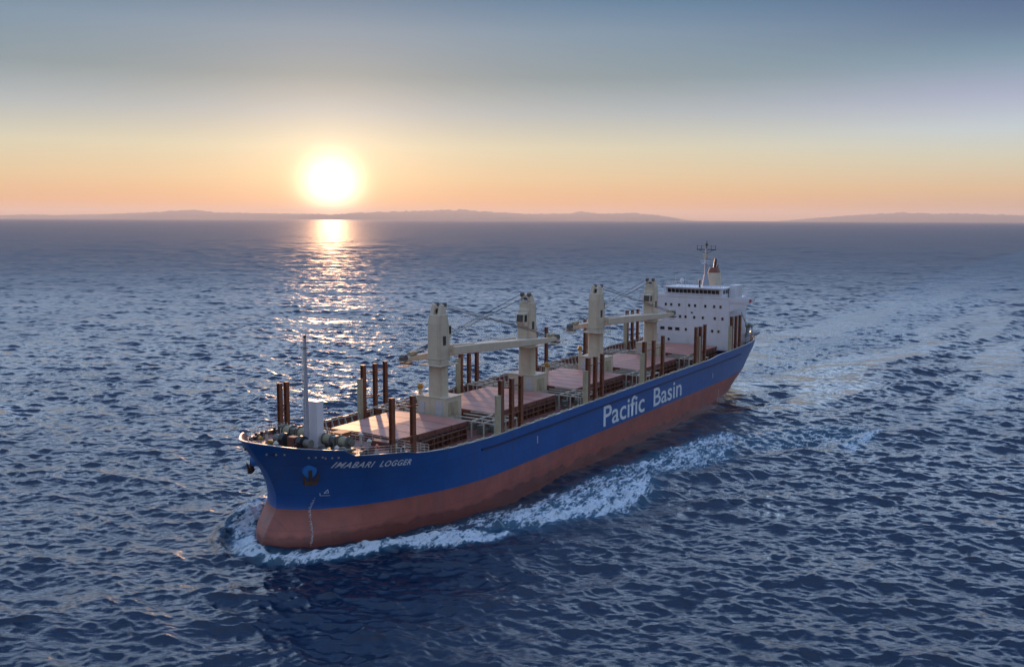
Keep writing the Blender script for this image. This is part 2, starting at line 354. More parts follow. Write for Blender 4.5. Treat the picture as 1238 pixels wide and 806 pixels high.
# ------------------------------------------------------------------ lettering
def text_mesh(body, size_y, offset=0.0, shear=0.0, spacing=1.0):
    cu = bpy.data.curves.new('t', 'FONT'); cu.body = body; cu.size = 1.0; cu.offset = offset; cu.shear = shear; cu.space_character = spacing
    cu.resolution_u = 4
    o = bpy.data.objects.new('t', cu); C.objects.link(o)
    dg = bpy.context.evaluated_depsgraph_get(); me = bpy.data.meshes.new_from_object(o.evaluated_get(dg))
    bpy.data.objects.remove(o); return me
def lettering(name, body, x0, x1, zlo, zhi, offset, shear=0.0, side=1, spacing=1.0, m='letter', zlo1=None, zhi1=None, sub=0, cap='P'):
    me = text_mesh(body, 1, offset, shear, spacing)
    bm = bmesh.new(); bm.from_mesh(me)
    bmesh.ops.triangulate(bm, faces=bm.faces)
    for k in range(sub): bmesh.ops.subdivide_edges(bm, edges=[e for e in bm.edges if e.calc_length() > .12], cuts=1)
    us = [v.co.x for v in bm.verts]; u0, u1 = min(us), max(us); vc = .69+offset
    zlo1 = zlo if zlo1 is None else zlo1; zhi1 = zhi if zhi1 is None else zhi1
    for v in bm.verts:
        t = (v.co.x-u0)/(u1-u0); q = (v.co.y+offset)/(vc+offset)
        x = x0+(x1-x0)*t; z = (zlo+(zlo1-zlo)*t)*(1-q)+(zhi+(zhi1-zhi)*t)*q
        v.co = Vector((x, side*(hb(x, z)+.035), z))
    bmesh.ops.recalc_face_normals(bm, faces=bm.faces)
    bm.to_mesh(me); bm.free(); me.name = name
    return link(name, me, hull, [M[m]])
lettering('company_name_lettering', 'Pacific', 102.4, 85.9, 5.15, 8.75, .010, zlo1=5.15, zhi1=8.75)
lettering('company_name_lettering', 'Basin', 81.9, 68.5, 5.3, 8.8, .010, zlo1=5.5, zhi1=8.95)
lettering('ship_name_lettering', 'IMABARI  LOGGER', 161.75, 152.2, 10.0, 10.85, .022, shear=.2, zlo1=9.05, zhi1=9.85, sub=1, spacing=1.15)

# ------------------------------------------------------------------ forecastle
def fz(x): return float(np.interp(x, [149.5, 160.4, 170], [10.25, 11.1, 12.6]))
mb = MB(); mb.box(156.65, 157.85, -.95, .85, fz(157)-.1, 16.85); mb.box(156.6, 157.9, -1.0, .9, 16.85, 16.93)
mb.build('mast_house', M['white'], ship, bevel=.05)
bm_ = MB(); bm_.cyl((158.8, -.1, fz(158)), (158.8, -.1, 17), .36, .31); bm_.cyl((158.8, -.1, 17), (158.8, -.1, 25.2), .31, .2)
fm = bm_.build('foremast', mat('grey_mast_paint', (.34, .36, .42), .5), ship, True)
mb = MB(); mb.bar((158.8, -.7, 24.7), (158.8, .5, 24.7), .12); mb.cyl((158.8, -.1, 25.1), (158.8, -.1, 25.6), .2); mb.box(158.4, 159.2, -.35, .15, 23.9, 24.0); mb.build('masthead_light', M['anchor'], fm)
mb = MB()
for k in range(24): mb.bar((159.12, -.3, 12+k*.5), (159.12, .1, 12+k*.5), .05)
mb.bar((159.12, -.3, 11.5), (159.12, -.3, 24), .05); mb.bar((159.12, .1, 11.5), (159.12, .1, 24), .05); mb.build('ladder', M['rail'], fm)
def winch(x, y, r, s=1):
    z = fz(x)
    o = MB().box(x-1.1, x+1.1, y-2.3, y+2.3, z, z+.35).box(x-.2, x+.9, y-.35, y+.35, z+.35, z+1.9).build('mooring_winch', M['grey'], ship, bevel=.04)
    for dy, rr, ln in ((-1.35, r, 1.3), (1.35, r, 1.3)):
        d = MB(); yy = y+dy
        d.cyl((x, yy-ln/2, z+1.25), (x, yy+ln/2, z+1.25), r*.62, n=20)
        for e in (-1, 1): d.cyl((x, yy+e*ln/2, z+1.25), (x, yy+e*(ln/2+.09), z+1.25), r, n=24)
        dr = d.build('drum', M['grey'], o, True)
        MB().cyl((x, yy-ln/2+.06, z+1.25), (x, yy+ln/2-.06, z+1.25), r*.8, n=20).build('rope_coil', M['rope'], dr, True)
    MB().cyl((x, y+2.1, z+1.25), (x, y+2.7, z+1.25), .38, .46, n=16).build('warping_head', M['grey'], o, True)
    MB().cyl((x+.9, y-.2, z+.9), (x+1.7, y-.2, z+.9), .35, n=14).build('motor', M['dark'], o, True)
winch(156.3, -4.4, .95); winch(157.0, 3.4, .8)
def bollard(x, y, z, sy=1):
    m_ = MB(); m_.box(x-.9, x+.9, y-.3, y+.3, z, z+.12)
    for d in (-.5, .5): m_.cyl((x+d, y, z+.1), (x+d, y, z+.85), .2, n=14); m_.cyl((x+d, y, z+.85), (x+d, y, z+.93), .27, n=14)
    m_.build('bollard', M['dark'], ship, True)
for x, y in ((162.5, 6.2), (162.5, -6.2), (158.5, 9.3), (158.5, -9.3), (153.5, 11.1), (153.5, -11.1), (166.2, 2.2), (166.2, -2.2)): bollard(x, y, fz(x))
# windlass on the centreline with the two cable stoppers
o = MB().box(160.2, 162.4, -3.2, 3.2, fz(161), fz(161)+.3).box(160.8, 161.8, -.6, .6, fz(161)+.3, fz(161)+1.8).build('windlass', M['coam'], ship, bevel=.05)
for s in (-1, 1):
    MB().cyl((161.3, s*1.2, fz(161)+1.2), (161.3, s*1.9, fz(161)+1.2), .85, n=18).build('chain_gypsy', M['dark'], o, True)
    MB().cyl((161.3, s*2.1, fz(161)+1.2), (161.3, s*3.1, fz(161)+1.2), .5, .55, n=16).build('warping_head', M['grey'], o, True)
    c_ = MB(); pts = [(162.2, s*1.6, fz(162)+1.2), (163.2, s*1.8, fz(163)+.7), (164.4, s*2.2, fz(164)+.25)]
    for a, b in zip(pts, pts[1:]):
        a = Vector(a); b = Vector(b)
        for k in range(6): p = a.lerp(b, k/6); q = a.lerp(b, (k+.8)/6); c_.bar(p, q, .2, .1 if k % 2 else .2)
    c_.build('anchor_chain', M['anchor'], o)
def mushroom(x, y, z, h=.9, r=.3, m='rail', head='grey', name='ventilator'):
    o_ = MB().cyl((x, y, z), (x, y, z+h), r*.55, n=12).build(name, M[m], ship, True)
    MB().cyl((x, y, z+h), (x, y, z+h+.18), r*.8, r, n=14).cyl((x, y, z+h+.18), (x, y, z+h+.45), r, r*.35, n=14).build('cowl', M[head], o_, True)
for x, y, h, c in ((163.6, -3.4, 1.0, 'yellow'), (159.6, -6.6, 1.2, 'grey'), (160.2, 6.4, .9, 'rail'), (155.0, -8.7, 1.3, 'grey'), (154.4, 6.6, 1.1, 'rail'), (152.2, 3.2, 1.3, 'rail'), (151.3, 8.4, 1.0, 'grey'), (153.9, -1.7, 1.2, 'rail'), (164.8, .6, .9, 'rail'), (155.6, 8.9, .8, 'red2')):
    mushroom(x, y, fz(x), h, .34, head=c)
MB().box(152.2, 154.0, -.4, 1.4, fz(153)-.05, fz(153)+1.5).box(152.1, 154.1, -.5, 1.5, fz(153)+1.5, fz(153)+1.62).build('store_hatch', mat('orange_brown_hatch_paint', (.30, .11, .05), .6, dirt=RUST, dirt_amt=.5), ship, bevel=.04)
MB().box(158.4, 160.2, -5.9, -4.5, fz(159), fz(159)+.55).build('stowage_box', M['yellow'], ship, bevel=.04)
MB().box(160.9, 161.9, 4.6, 5.8, fz(161), fz(161)+.7).build('stowage_box', M['white'], ship, bevel=.04)
MB().box(155.2, 156.6, 7.0, 8.2, fz(156), fz(156)+.8).build('stowage_box', M['coam'], ship, bevel=.04)
MB().box(150.8, 151.8, 4.5, 7.5, fz(151), fz(151)+.9).build('stowage_box', M['coam'], ship, bevel=.04)
MB().box(151.0, 152.0, -9.5, -7.2, fz(151), fz(151)+1.0).build('stowage_box', M['grey'], ship, bevel=.04)
# rails round the open part of the forecastle
for s in (-1, 1):
    pts = [(x, s*(hb(x, zr(x))-.22), zr(x)) for x in (160.1, 158.5, 156.5, 154.5, 152.5, 150.2)]
    MB().rail(pts, 1.0, 1.0, .03, 3).build('railing', M['rail'], ship)
MB().rail([(149.7, y, 10.25) for y in (-12.6, -6, 0, 6, 12.6)], 1.05, 1.4, .03, 3).build('railing', M['rail'], ship)
for s in (-1, 1):
    MB().rail([(x, s*(hb(x, 12)-.9-(.3 if x > 166 else 0)), fz(x)) for x in (161, 163, 165, 166.6)], .9, .9, .03, 2).build('railing', M['rail'], ship)
# fairlead openings in the bow bulwark: short rows of dark rollers
for s in (-1, 1):
    for xc in (166.7, 163.6, 162.2):
        z = zr(xc)-1.0; m_ = MB()
        for d in (-.55, 0, .55):
            x = xc+d; y = hb(x, z); m_.box(x-.2, x+.2, s*(y-.02)-.05, s*(y-.02)+.05, z-.1, z+.1)
        m_.build('fairlead', M['creamd'], hull)
# anchors in their pockets
for s in (-1, 1):
    xa, za = 163.35, 9.75; ya = hb(xa, za)
    n_ = Vector((.50, s*.80, -.10)).normalized(); p0 = Vector((xa, s*ya, za))
    MB().cyl(p0-n_*1.2, p0+n_*.38, .95, .82, n=20).build('anchor_pocket', M['bellblue'], hull, True)
    c0 = p0+n_*.55+Vector((0, 0, -.45))
    m_ = MB(); t_ = n_.cross(Vector((0, 0, 1))).normalized()
    m_.bar(c0+Vector((0, 0, .6))-n_*.1, c0+Vector((0, 0, -1.0)), .28, .34)
    m_.bar(c0+Vector((0, 0, -.95))-t_*.75, c0+Vector((0, 0, -.95))+t_*.75, .5, .42)
    for e in (-1, 1):
        m_.bar(c0+Vector((0, 0, -.95))+t_*e*.7, c0+Vector((0, 0, .35))+t_*e*.95+n_*.25, .42, .30, .12, .10)
    m_.build('anchor', M['anchor'], hull)
# bulb mark and draught marks
m_ = MB()
def onh(x, z, d=.04): return Vector((x, hb(x, z)+d, z))
def stroke(pts, w=.09):
    for (xa_, za_), (xb_, zb_) in zip(pts, pts[1:]): m_.bar(onh(xa_, za_), onh(xb_, zb_), .03, w, up=(0, 1, 0))
stroke([(161.6, 6.15), (160.7, 6.1)]); stroke([(161.6, 6.15), (161.65, 6.5)]); stroke([(161.3, 6.45), (160.9, 6.45), (161.05, 6.9), (161.3, 6.45)])
m_.build('bulb_mark', M['letter'], hull)
m_ = MB(); rd = random.Random(2); x = 163.55
for k in range(34):
    z = 5.9-k*.165; xx = 161.9+.045*k
    if rd.random() < .85: m_.bar(onh(xx, z), onh(xx+(.22 if k % 3 else .1), z), .03, .08, up=(0, 1, 0))
    if k % 3 == 0: m_.bar(onh(xx+.1, z), onh(xx+.1, z-.12), .03, .06)
m_.build('draught_marks', M['letter'], hull)
for xx in (124.2, 51.5):
    m_ = MB(); m_.bar((xx, 13.66, 6.6), (xx, 13.66, 7.7), .04, .16, up=(0, 1, 0)); m_.build('side_mark', M['letter'], hull)
m_ = MB()
for k in range(9): m_.bar((47.2, hb(47.2, 1+k*.3)+.05, 1+k*.3), (47.5, hb(47.5, 1+k*.3)+.05, 1+k*.3), .04, .14, up=(0,1,0))
m_.build('draught_marks', M['letter'], hull)

# ------------------------------------------------------------------ hatches
HZ = 10.85
hatches = [(133.2, 147.9, 6.3, 7.05), (107.3, 126.6, 7.05, 7.05), (81.4, 100.8, 7.05, 7.05), (55.6, 74.9, 7.05, 7.05), (31.8, 49.3, 7.05, 7.05)]
for a, b, wf, wa in hatches:
    # coaming with rails and stays
    m_ = MB(); wy = 6.55
    for s in (-1, 1):
        m_.box(a+.3, b-.3, s*wy-.12, s*wy+.12, 8.3, HZ-.75)
        for z in (9.0, 9.75): m_.box(a+.3, b-.3, min(s*(wy+.13), s*(wy+.6)), max(s*(wy+.13), s*(wy+.6)), z-.05, z+.05)
        n = int((b-a)/1.15)
        for k in range(n+1):
            x = a+.4+(b-a-.8)*k/n; y0, y1 = s*(wy+.12), s*(wy+.62)
            m_.add([(x-.05, y0, 8.3), (x+.05, y0, 8.3), (x+.05, y1, 8.3), (x-.05, y1, 8.3), (x-.05, y0, HZ-.8), (x+.05, y0, HZ-.8), (x+.05, s*(wy+.5), HZ-.8), (x-.05, s*(wy+.5), HZ-.8)],
                   [(0,3,2,1),(4,5,6,7),(0,1,5,4),(1,2,6,5),(2,3,7,6),(3,0,4,7)])
    m_.box(a+.3, a+.55, -wy, wy, 8.3, HZ-.75); m_.box(b-.55, b-.3, -wy, wy, 8.3, HZ-.75)
    m_.build('hatch_coaming', M['coam'], ship)
    # inner lattice of pale pipe rails beside the coaming
    m_ = MB()
    for s in (-1, 1):
        n = int((b-a)/1.9)
        for z in (9.1, 9.95): m_.bar((a+.3, s*(wy+.72), z), (b-.3, s*(wy+.72), z), .07)
        for k in range(n+1):
            x = a+.5+(b-a-1)*k/n; m_.bar((x, s*(wy+.72), 8.3), (x, s*(wy+.72), 10.0), .08)
    m_.build('lashing_rail', mat('faded_brown_rail_paint', (.26, .15, .10), .6, var=.3) if a > 130 else bpy.data.materials['faded_brown_rail_paint'], ship)
    # cover panels
    np_ = 4 if b-a < 16 else 6
    eps = .06
    for k in range(np_):
        cov = MB(); x0 = a+(b-a)*k/np_+eps; x1 = a+(b-a)*(k+1)/np_-eps
        t0 = (x0-a)/(b-a); t1 = (x1-a)/(b-a); w0 = wa+(wf-wa)*t0; w1 = wa+(wf-wa)*t1; cz = .14
        top = [(x0,-w0,HZ-.02),(x1,-w1,HZ-.02),(x1,0,HZ+cz),(x1,w1,HZ-.02),(x0,w0,HZ-.02),(x0,0,HZ+cz)]
        bot = [(x,y,HZ-.72) for x, y, z in top]
        cov.add(top+bot, [(0,1,2,5),(5,2,3,4)])
        cov.add(top+bot, [(6,11,8,7),(11,10,9,8),(0,6,7,1),(1,7,8,2),(2,8,9,3),(3,9,10,4),(4,10,11,5),(5,11,6,0)], 1)
        cov.build('hatch_cover', [M['hatch'], M['coam']], ship)
    # cross joints: pale steel cleats
    m_ = MB()
    for k in range(1, np_):
        x = a+(b-a)*k/np_
        m_.box(x-.07, x+.07, -wf+.1, wf-.1, HZ-.25, HZ-.12)
    m_.build('cross_joint', M['coam'], ship)
    for s in (-1, 1):
        m_ = MB(); m_.bar((a+.7, s*(wa-.1), HZ-.84), (b-.7, s*(wa-.1), HZ-.84), .1)
        for k in range(10):
            x = a+.8+(b-a-1.6)*k/9; m_.box(x-.12, x+.12, s*(wa-.12)-.2, s*(wa-.12)+.2, HZ-.95, HZ-.72)
        m_.build('cover_cleat', M['dark'], ship)

# ------------------------------------------------------------------ cranes
def crane(px, facing, side, jl, jz0, jz1, jy):
    """facing -1: jib stowed aft, +1: jib stowed forward; side: which side the jib passes"""
    y0 = -.75
    # pedestal column
    n = 24; mb = MB()
    mb.cyl((0, y0, 8.3), (0, y0, 13.4), 1.5, 1.5, n=n); mb.cyl((0, y0, 13.4), (0, y0, 18.3), 1.5, 1.45, n=n)
    mb.cyl((0, y0, 18.3), (0, y0, 18.95), 1.62, 1.62, n=n)
    cr = mb.build('deck_crane', M['cream'], ship, True); cr.location = (px, 0, 0); ped = cr
    mb = MB()
    for k in range(22): mb.bar((-1.62, y0-.2, 11+k*.33), (-1.62, y0+.2, 11+k*.33), .05)
    mb.bar((-1.62, y0-.22, 10.8), (-1.62, y0-.22, 18.3), .05); mb.bar((-1.62, y0+.22, 10.8), (-1.62, y0+.22, 18.3), .05); mb.build('ladder', M['rail'], ped)
    # slewing turret with two horns
    f = facing; W = 1.2
    prof = [(-1.2, 18.97), (1.45, 18.97), (1.4, 21), (1.25, 24.6), (1.05, 25.0), (1.0, 25.9), (-1.0, 25.9), (-1.18, 24.5)]
    mb = MB(); rings = []
    for y, k in ((-W, 1), (W, 1)):
        rings.append([(x*f, y0+y*(1 if z < 22 else .93), z) for x, z in prof])
    mb.loft(rings); tur = mb.build('turret', M['cream'], cr, bevel=.08)
    for e in (-1, 1):
        mb = MB(); yy = y0+e*.70
        mb.loft([[(.72*f, yy-.34, 25.85), (-.8*f, yy-.34, 25.85), (-.8*f, yy+.34, 25.85), (.72*f, yy+.34, 25.85)], [(.7*f, yy-.24, 27.5), (-.35*f, yy-.24, 27.5), (-.35*f, yy+.24, 27.35), (.7*f, yy+.24, 27.35)]])
        h_ = mb.build('horn', M['cream'], tur, bevel=.05)
        MB().cyl((.6*f, yy-.26, 27.3), (.6*f, yy+.26, 27.3), .36, n=16).build('sheave', M['wire'], h_, True)
    mb = MB(); mb.cyl((.2*f, y0-.5, 26.4), (.2*f, y0+.5, 26.4), .35, n=14); mb.build('sheave', M['dark'], tur, True)
    mb = MB(); mb.box(-.35, .35, y0+1.12, y0+1.22, 21.2, 22.6) if True else 0; mb.build('access_door', M['dark'], tur)
    mb = MB(); mb.box(min(1.0*f, 1.1*f)-.05, max(1.0*f, 1.1*f)+.05, y0-.5, y0+.5, 26.0, 26.4); mb.build('lamp', M['rail'], tur)
    # driver's cab on the jib side of the turret
    cy = y0 + side*(-1)*.2
    x0, x1 = sorted((1.45*f, 2.65*f)); mb = MB()
    pf = [(1.2, 21.9), (2.3, 21.9), (2.85, 22.6), (2.7, 24.1), (1.2, 24.3)]
    mb.loft([[(x*f, cy-.75, z) for x, z in pf], [(x*f, cy+.75, z) for x, z in pf]]); cab = mb.build('cab', M['cream'], tur, bevel=.05)
    mb = MB(); mb.loft([[(2.88*f, cy-.62, 22.75), (2.76*f, cy-.62, 23.95), (2.76*f, cy+.62, 23.95), (2.88*f, cy+.62, 22.75)], [(2.93*f, cy-.62, 22.75), (2.81*f, cy-.62, 23.95), (2.81*f, cy+.62, 23.95), (2.93*f, cy+.62, 22.75)]])
    for e in (-1, 1): mb.box(min(1.75*f, 2.5*f), max(1.75*f, 2.5*f), cy+e*.78-.02, cy+e*.78+.02, 22.7, 23.9)
    mb.build('window', M['glass'], cab)
    # working platform round the turret foot
    mb = MB(); mb.box(-2.4, 2.4, y0-2.1, y0+2.1, 18.2, 18.32)
    pl = mb.build('platform', M['cream'], cr)
    mb = MB(); mb.rail([(-2.4, y0-2.1, 18.32), (2.4, y0-2.1, 18.32), (2.4, y0+2.1, 18.32), (-2.4, y0+2.1, 18.32), (-2.4, y0-2.1, 18.32)], 1.0, 1.2, .025, 2); mb.build('railing', M['rail'], pl)
    # jib: twin fork at the root closing to a box girder
    xr = 1.2*f; xt = xr+jl*f; xm = xr+6.5*f
    ya = y0+side*.6; zm = jz0+(jz1-jz0)*6.5/jl
    mb = MB()
    for e in (-1, 1):
        mb.bar((xr, ya+e*1.35, jz0), (xm, y0+side*1.9+e*.75, zm), .55, 1.15, .6, 1.35)
    mb.bar((xm-.4*f, y0+side*1.9, zm), (xt-3.5*f, jy, jz1+.1), 2.0, 1.4, 1.15, .85)
    mb.bar((xt-3.7*f, jy, jz1+.1), (xt, jy, jz1+.05), 1.15, .85, .8, .6)
    jib = mb.build('jib', M['cream'], cr, bevel=.05)
    mb = MB()
    for e in (-1, 1): mb.rail([(xm, y0+side*1.9+e*.9, zm+.68), (xt-4*f, jy+e*.5, jz1+.52)], .55, 1.7, .02, 1)
    mb.build('railing', M['rail'], jib)
    mb = MB(); mb.cyl((xt, jy-.45, jz1+.3), (xt, jy+.45, jz1+.3), .55, n=16); mb.bar((xt-.6*f, jy-.9, jz1-.5), (xt-.6*f, jy+.9, jz1-.5), .9, .3); mb.build('head_sheave', M['wire'], jib, True)
    mb = MB()
    ex = xt
    mb.box(min(ex-1.2*f, ex+1.0*f), max(ex-1.2*f, ex+1.0*f), jy-.8, jy+.8, jz1-.95, jz1-.85); mb.rail([(ex-1.2*f, jy-.8, jz1-.85), (ex+1.0*f, jy-.8, jz1-.85), (ex+1.0*f, jy+.8, jz1-.85), (ex-1.2*f, jy+.8, jz1-.85)], .95, 1.1, .03, 2); mb.build('jib_head_platform', M['rail'], jib)
    mb = MB(); mb.box(min(ex-3.0*f, ex-1.3*f), max(ex-3.0*f, ex-1.3*f), jy-.4, jy+.4, jz1+.55, jz1+1.15); mb.build('jib_winch', M['creamd'], jib, bevel=.08)
    # luffing and hoist wires
    for nm, dy, zt, xx in (('luffing_wire', .85, 27.3, xt-2.2*f), ('luffing_wire', -.85, 27.3, xt-2.2*f), ('hoist_wire', 0, 26.8, xt)):
        mb = MB(); mb.cyl((.9*f, y0+dy, zt), (xx, jy+dy*.5, jz1+.7), .055 if nm[0] == 'l' else .04, n=5); mb.build(nm, M['wire'], cr)
    # the deck house the pedestal stands in
    mb = MB(); mb.box(-2.2, 2.0, -3.35, 2.0, 8.3, 13.35); mb.box(-2.3, 2.1, -3.45, 2.1, 13.35, 13.45)
    hs = mb.build('deck_house', M['cream'], cr, bevel=.04)
    mb = MB(); mb.box(1.98, 2.06, .25, 1.55, 10.6, 13.0); mb.box(1.98, 2.06, -2.9, -1.9, 10.8, 12.6); mb.build('panel', mat('pale_grey_door_paint', (.50, .50, .50), .5) if 'pale_grey_door_paint' not in bpy.data.materials else bpy.data.materials['pale_grey_door_paint'], hs)
    mb = MB(); mb.box(-1.2, 1.2, 1.98, 2.05, 10.6, 12.7); mb.build('door', M['creamd'], hs)
    return cr
X1, SP = 129.9, 25.85
crane(X1, -1, +1, 28.2, 20.35, 19.4, 3.1)
crane(X1-SP, +1, -1, 28.2, 19.2, 18.9, -4.7)
crane(X1-2*SP, -1, +1, 28.0, 20.35, 19.6, 3.1)
crane(X1-3*SP, +1, -1, 28.2, 19.2, 19.0, -4.7)
for x, y, h in ((129.9, -4.3, 14.1), (100.5, 1.2, 14.2), (78.2, -4.3, 14.3)):
    o_ = MB().cyl((x, y, 8.3), (x, y, h), .3, n=12).build('vent_pipe', M['cream'], ship, True)
    MB().cyl((x, y, h), (x, y, h+.35), .38, .5, n=14).cyl((x, y, h+.35), (x, y, h+.8), .5, .3, n=14).build('cowl', M['yellow'], o_, True)
# cross-deck platforms, frames and pipes between the hatches
for i in range(4):
    xc = X1-SP*i
    for s in (-1, 1):
        m_ = MB(); x0, x1 = xc-3.0, xc+2.8; zt = 10.75
        for y in (7.4, 9.6, 11.6):
            for x in (x0, xc, x1): m_.bar((x, s*y, 8.3), (x, s*y, zt), .16)
            m_.bar((x0-.1, s*y, zt), (x1+.1, s*y, zt), .18)
        for x in np.linspace(x0, x1, 4): m_.bar((x, s*3.2, zt+.01), (x, s*11.7, zt+.01), .16)
        m_.build('pipe_frame', mat('weathered_white_frame_paint', (.50, .48, .40), .55, dirt=RUST, dirt_amt=.4) if 'weathered_white_frame_paint' not in bpy.data.materials else bpy.data.materials['weathered_white_frame_paint'], ship)
        rnd = random.Random(i*7+s); m_ = MB()
        for k in range(9):
            x = rnd.uniform(x0+.4, x1-.4); y = s*rnd.uniform(4, 11); q = rnd.uniform(.25, .6); hh = rnd.uniform(.5, 1.6)
            m_.box(x-q, x+q, y-q, y+q, 8.3, 8.3+hh)
        m_.build('deck_fitting', M['grey'], ship, bevel=.03)
# ------------------------------------------------------------------ timber stanchions
port = [(155.0, 18.0, 0), (151.9, 17.9, 0), (133.3, 17.4, 1), (130.5, 17.3, 0), (128.0, 17.35, 0), (107.1, 17.5, 1), (104.5, 17.4, 0), (102.0, 17.6, 0), (85.1, 17.9, 1), (81.0, 17.7, 0), (76.8, 18.2, 0),
        (60.0, 18.3, 0), (57.6, 18.2, 1), (55.1, 18.4, 0), (38.9, 18.7, 1), (36.0, 18.6, 0), (33.2, 18.6, 0)]
def post(x, y, z0, z1, w=.62, head=None, m='post'):
    m_ = MB(); h = w/2; t = .09
    m_.box(x-h, x+h, y-h, y-h+t, z0, z1); m_.box(x-h, x+h, y+h-t, y+h, z0, z1); m_.box(x-t/2, x+t/2, y-h+t, y+h-t, z0, z1)
    for k in range(int((z1-z0)/1.6)):
        z = z0+.5+k*1.6; m_.box(x-h+.02, x-t/2, y-h+t, y+h-t, z, z+.08); m_.box(x+t/2, x+h-.02, y-h+t, y+h-t, z, z+.08)
    m_.box(x-h-.03, x+h+.03, y-h-.03, y+h+.03, z1, z1+.07)
    return m_.build('timber_stanchion', M[m], ship)
for s in (1, -1):
    for i, (x, zt, thick) in enumerate(port):
        yy = 13.0 if x < 140 else (12.75 if x > 153 else 12.6)
        yy = min(yy, hb(x, 11)-.55)
        if s < 0 and x > 150: x = {155.0: 151.7, 151.9: 150.4}[x]; yy = 12.3; zt = 17.2
        z0 = 9.6 if x < 29 else (fz(x) if x > 149.5 else 8.3)
        post(x, s*yy, z0, zt, .66 if thick else .58)
        if thick and x < 140:
            m_ = MB(); xx = x+.78; m_.box(xx-.36, xx+.36, s*yy-.33, s*yy+.33, z0, zt-2.1); m_.box(xx-.4, xx+.4, s*yy-.37, s*yy+.37, zt-2.1, zt-2.0)
            m_.build('stanchion_socket', M['creamd'], ship, bevel=.03)
    for g in ((133.3, 130.5, 128.0), (107.1, 104.5, 102.0), (85.1, 81.0, 76.8), (60.0, 57.6, 55.1), (38.9, 36.0, 33.2)):
        yy = min(13.0, hb(g[1], 11)-.55)
        for z in (16.2, 12.2):
            MB().bar((g[0], s*yy, z), (g[2], s*yy, z), .14).build('cross_brace', M['post'], ship)
    if s > 0:
        for z in (16.9, 13.0): MB().bar((155, 12.2, z), (151.9, 12.6, z), .16).build('cross_brace', M['post'], ship)
    else:
        for z in (16.4, 13.0): MB().bar((151.7, -12.3, z), (150.4, -12.3, z), .14).build('cross_brace', M['post'], ship)
# bulwark stays showing as a pale saw-tooth along the rail
for s in (-1, 1):
    m_ = MB(); x = 31.0
    while x < 148:
        z = zr(x); y = s*(min(hb(x, z), hb(x, 8.2))-.3)
        m_.add([(x-.05,y,z+.1),(x+.05,y,z+.1),(x+.05,y,8.3),(x-.05,y,8.3),(x-.05,y-s*.75,8.3),(x+.05,y-s*.75,8.3)], [(0,1,2,3),(3,2,5,4),(0,4,5,1),(0,3,4),(1,5,2)])
        x += 1.5
    q_ = [(x_, s*(min(hb(x_, zr(x_)), hb(x_, 8.2))-.34), zr(x_)-.12) for x_ in np.linspace(31, 148, 60)]
    for p_, r_ in zip(q_, q_[1:]): m_.bar(p_, r_, .12)
    m_.build('bulwark_stay', M['rail'], ship)
    m_ = MB(); x = 56.0
    while x < 147:
        z = zr(x); y = s*(hb(x, z)-.2)
        if (int(x/1.3) % 3): m_.box(x, x+1.0, y-.12, y+.12, z+.05, z+.22)
        x += 1.3
    m_.build('rail_pad', M['creamd'], ship)

# ------------------------------------------------------------------ accommodation
XH = 30.0
WH = 9.1
mb = MB(); mb.box(18.0, XH, -WH, WH, 9.6, 21.95)
house = mb.build('accommodation_block', M['white'], ship, bevel=.08)
mb = MB()
for z in (12.6, 15.65, 18.75): mb.box(17.95, XH+.03, -WH-.03, WH+.03, z, z+.07)
mb.build('deck_edge', M['white'], house)
rows_ = [(20.0, [240,285,350,432,480,562,632,682], .5, .62, None), (17.2, [360,405,475,545,640,700], .5, .6, None), (18.3, [455], .45, .3, None), (14.15, [410,622,672], .5, .62, None), (14.15, [215,280,340], 1.1, .7, None), (11.5, [270], .5, .6, None)]
def y_of(v): return -9.3+((770+v/6.72)-794.5)/87.1*18.4
for z, vs, wd, ht, _ in rows_:
    for v in vs:
        y = y_of(v)
        m_ = MB(); m_.box(XH+.01, XH+.07, y-wd/2-.07, y+wd/2+.07, z-ht/2-.07, z+ht/2+.07); fr_ = m_.build('window', M['rail'], house)
        MB().box(XH+.071, XH+.085, y-wd/2, y+wd/2, z-ht/2, z+ht/2).build('pane', M['glass'], fr_)
for z in (11.2, 14.1, 17.2, 20.2):
    for x in (27.5, 24.5, 21.5):
        for s in (1, -1):
            m_ = MB(); m_.box(x-.3, x+.3, s*(WH+.03)-.03, s*(WH+.03)+.03, z-.35, z+.35); m_.build('window', M['glass'], house)
# wheelhouse
ZW = 22.0
mb = MB(); prof = [(29.6, ZW), (29.9, 23.0), (30.1, 24.15), (21.5, 24.15), (21.5, ZW)]
mb.prism(prof, -7.1, 7.1); wh = mb.build('wheelhouse', M['white'], house, bevel=.05)
mb = MB(); mb.box(21.2, 30.5, -7.5, 7.5, 24.16, 24.34); mb.build('monkey_deck', M['white'], wh)
mb = MB(); n = 13
for k in range(n):
    y0 = -6.6+k*13.2/n+.07; y1 = -6.6+(k+1)*13.2/n-.07
    mb.add([(29.93, y0, 22.95), (30.13, y0, 23.85), (30.13, y1, 23.85), (29.93, y1, 22.95), (29.88, y0, 22.95), (30.06, y0, 23.85), (30.06, y1, 23.85), (29.88, y1, 22.95)], [(0,1,2,3),(7,6,5,4),(0,4,5,1),(1,5,6,2),(2,6,7,3),(3,7,4,0)])
mb.build('bridge_window', M['glass'], wh)
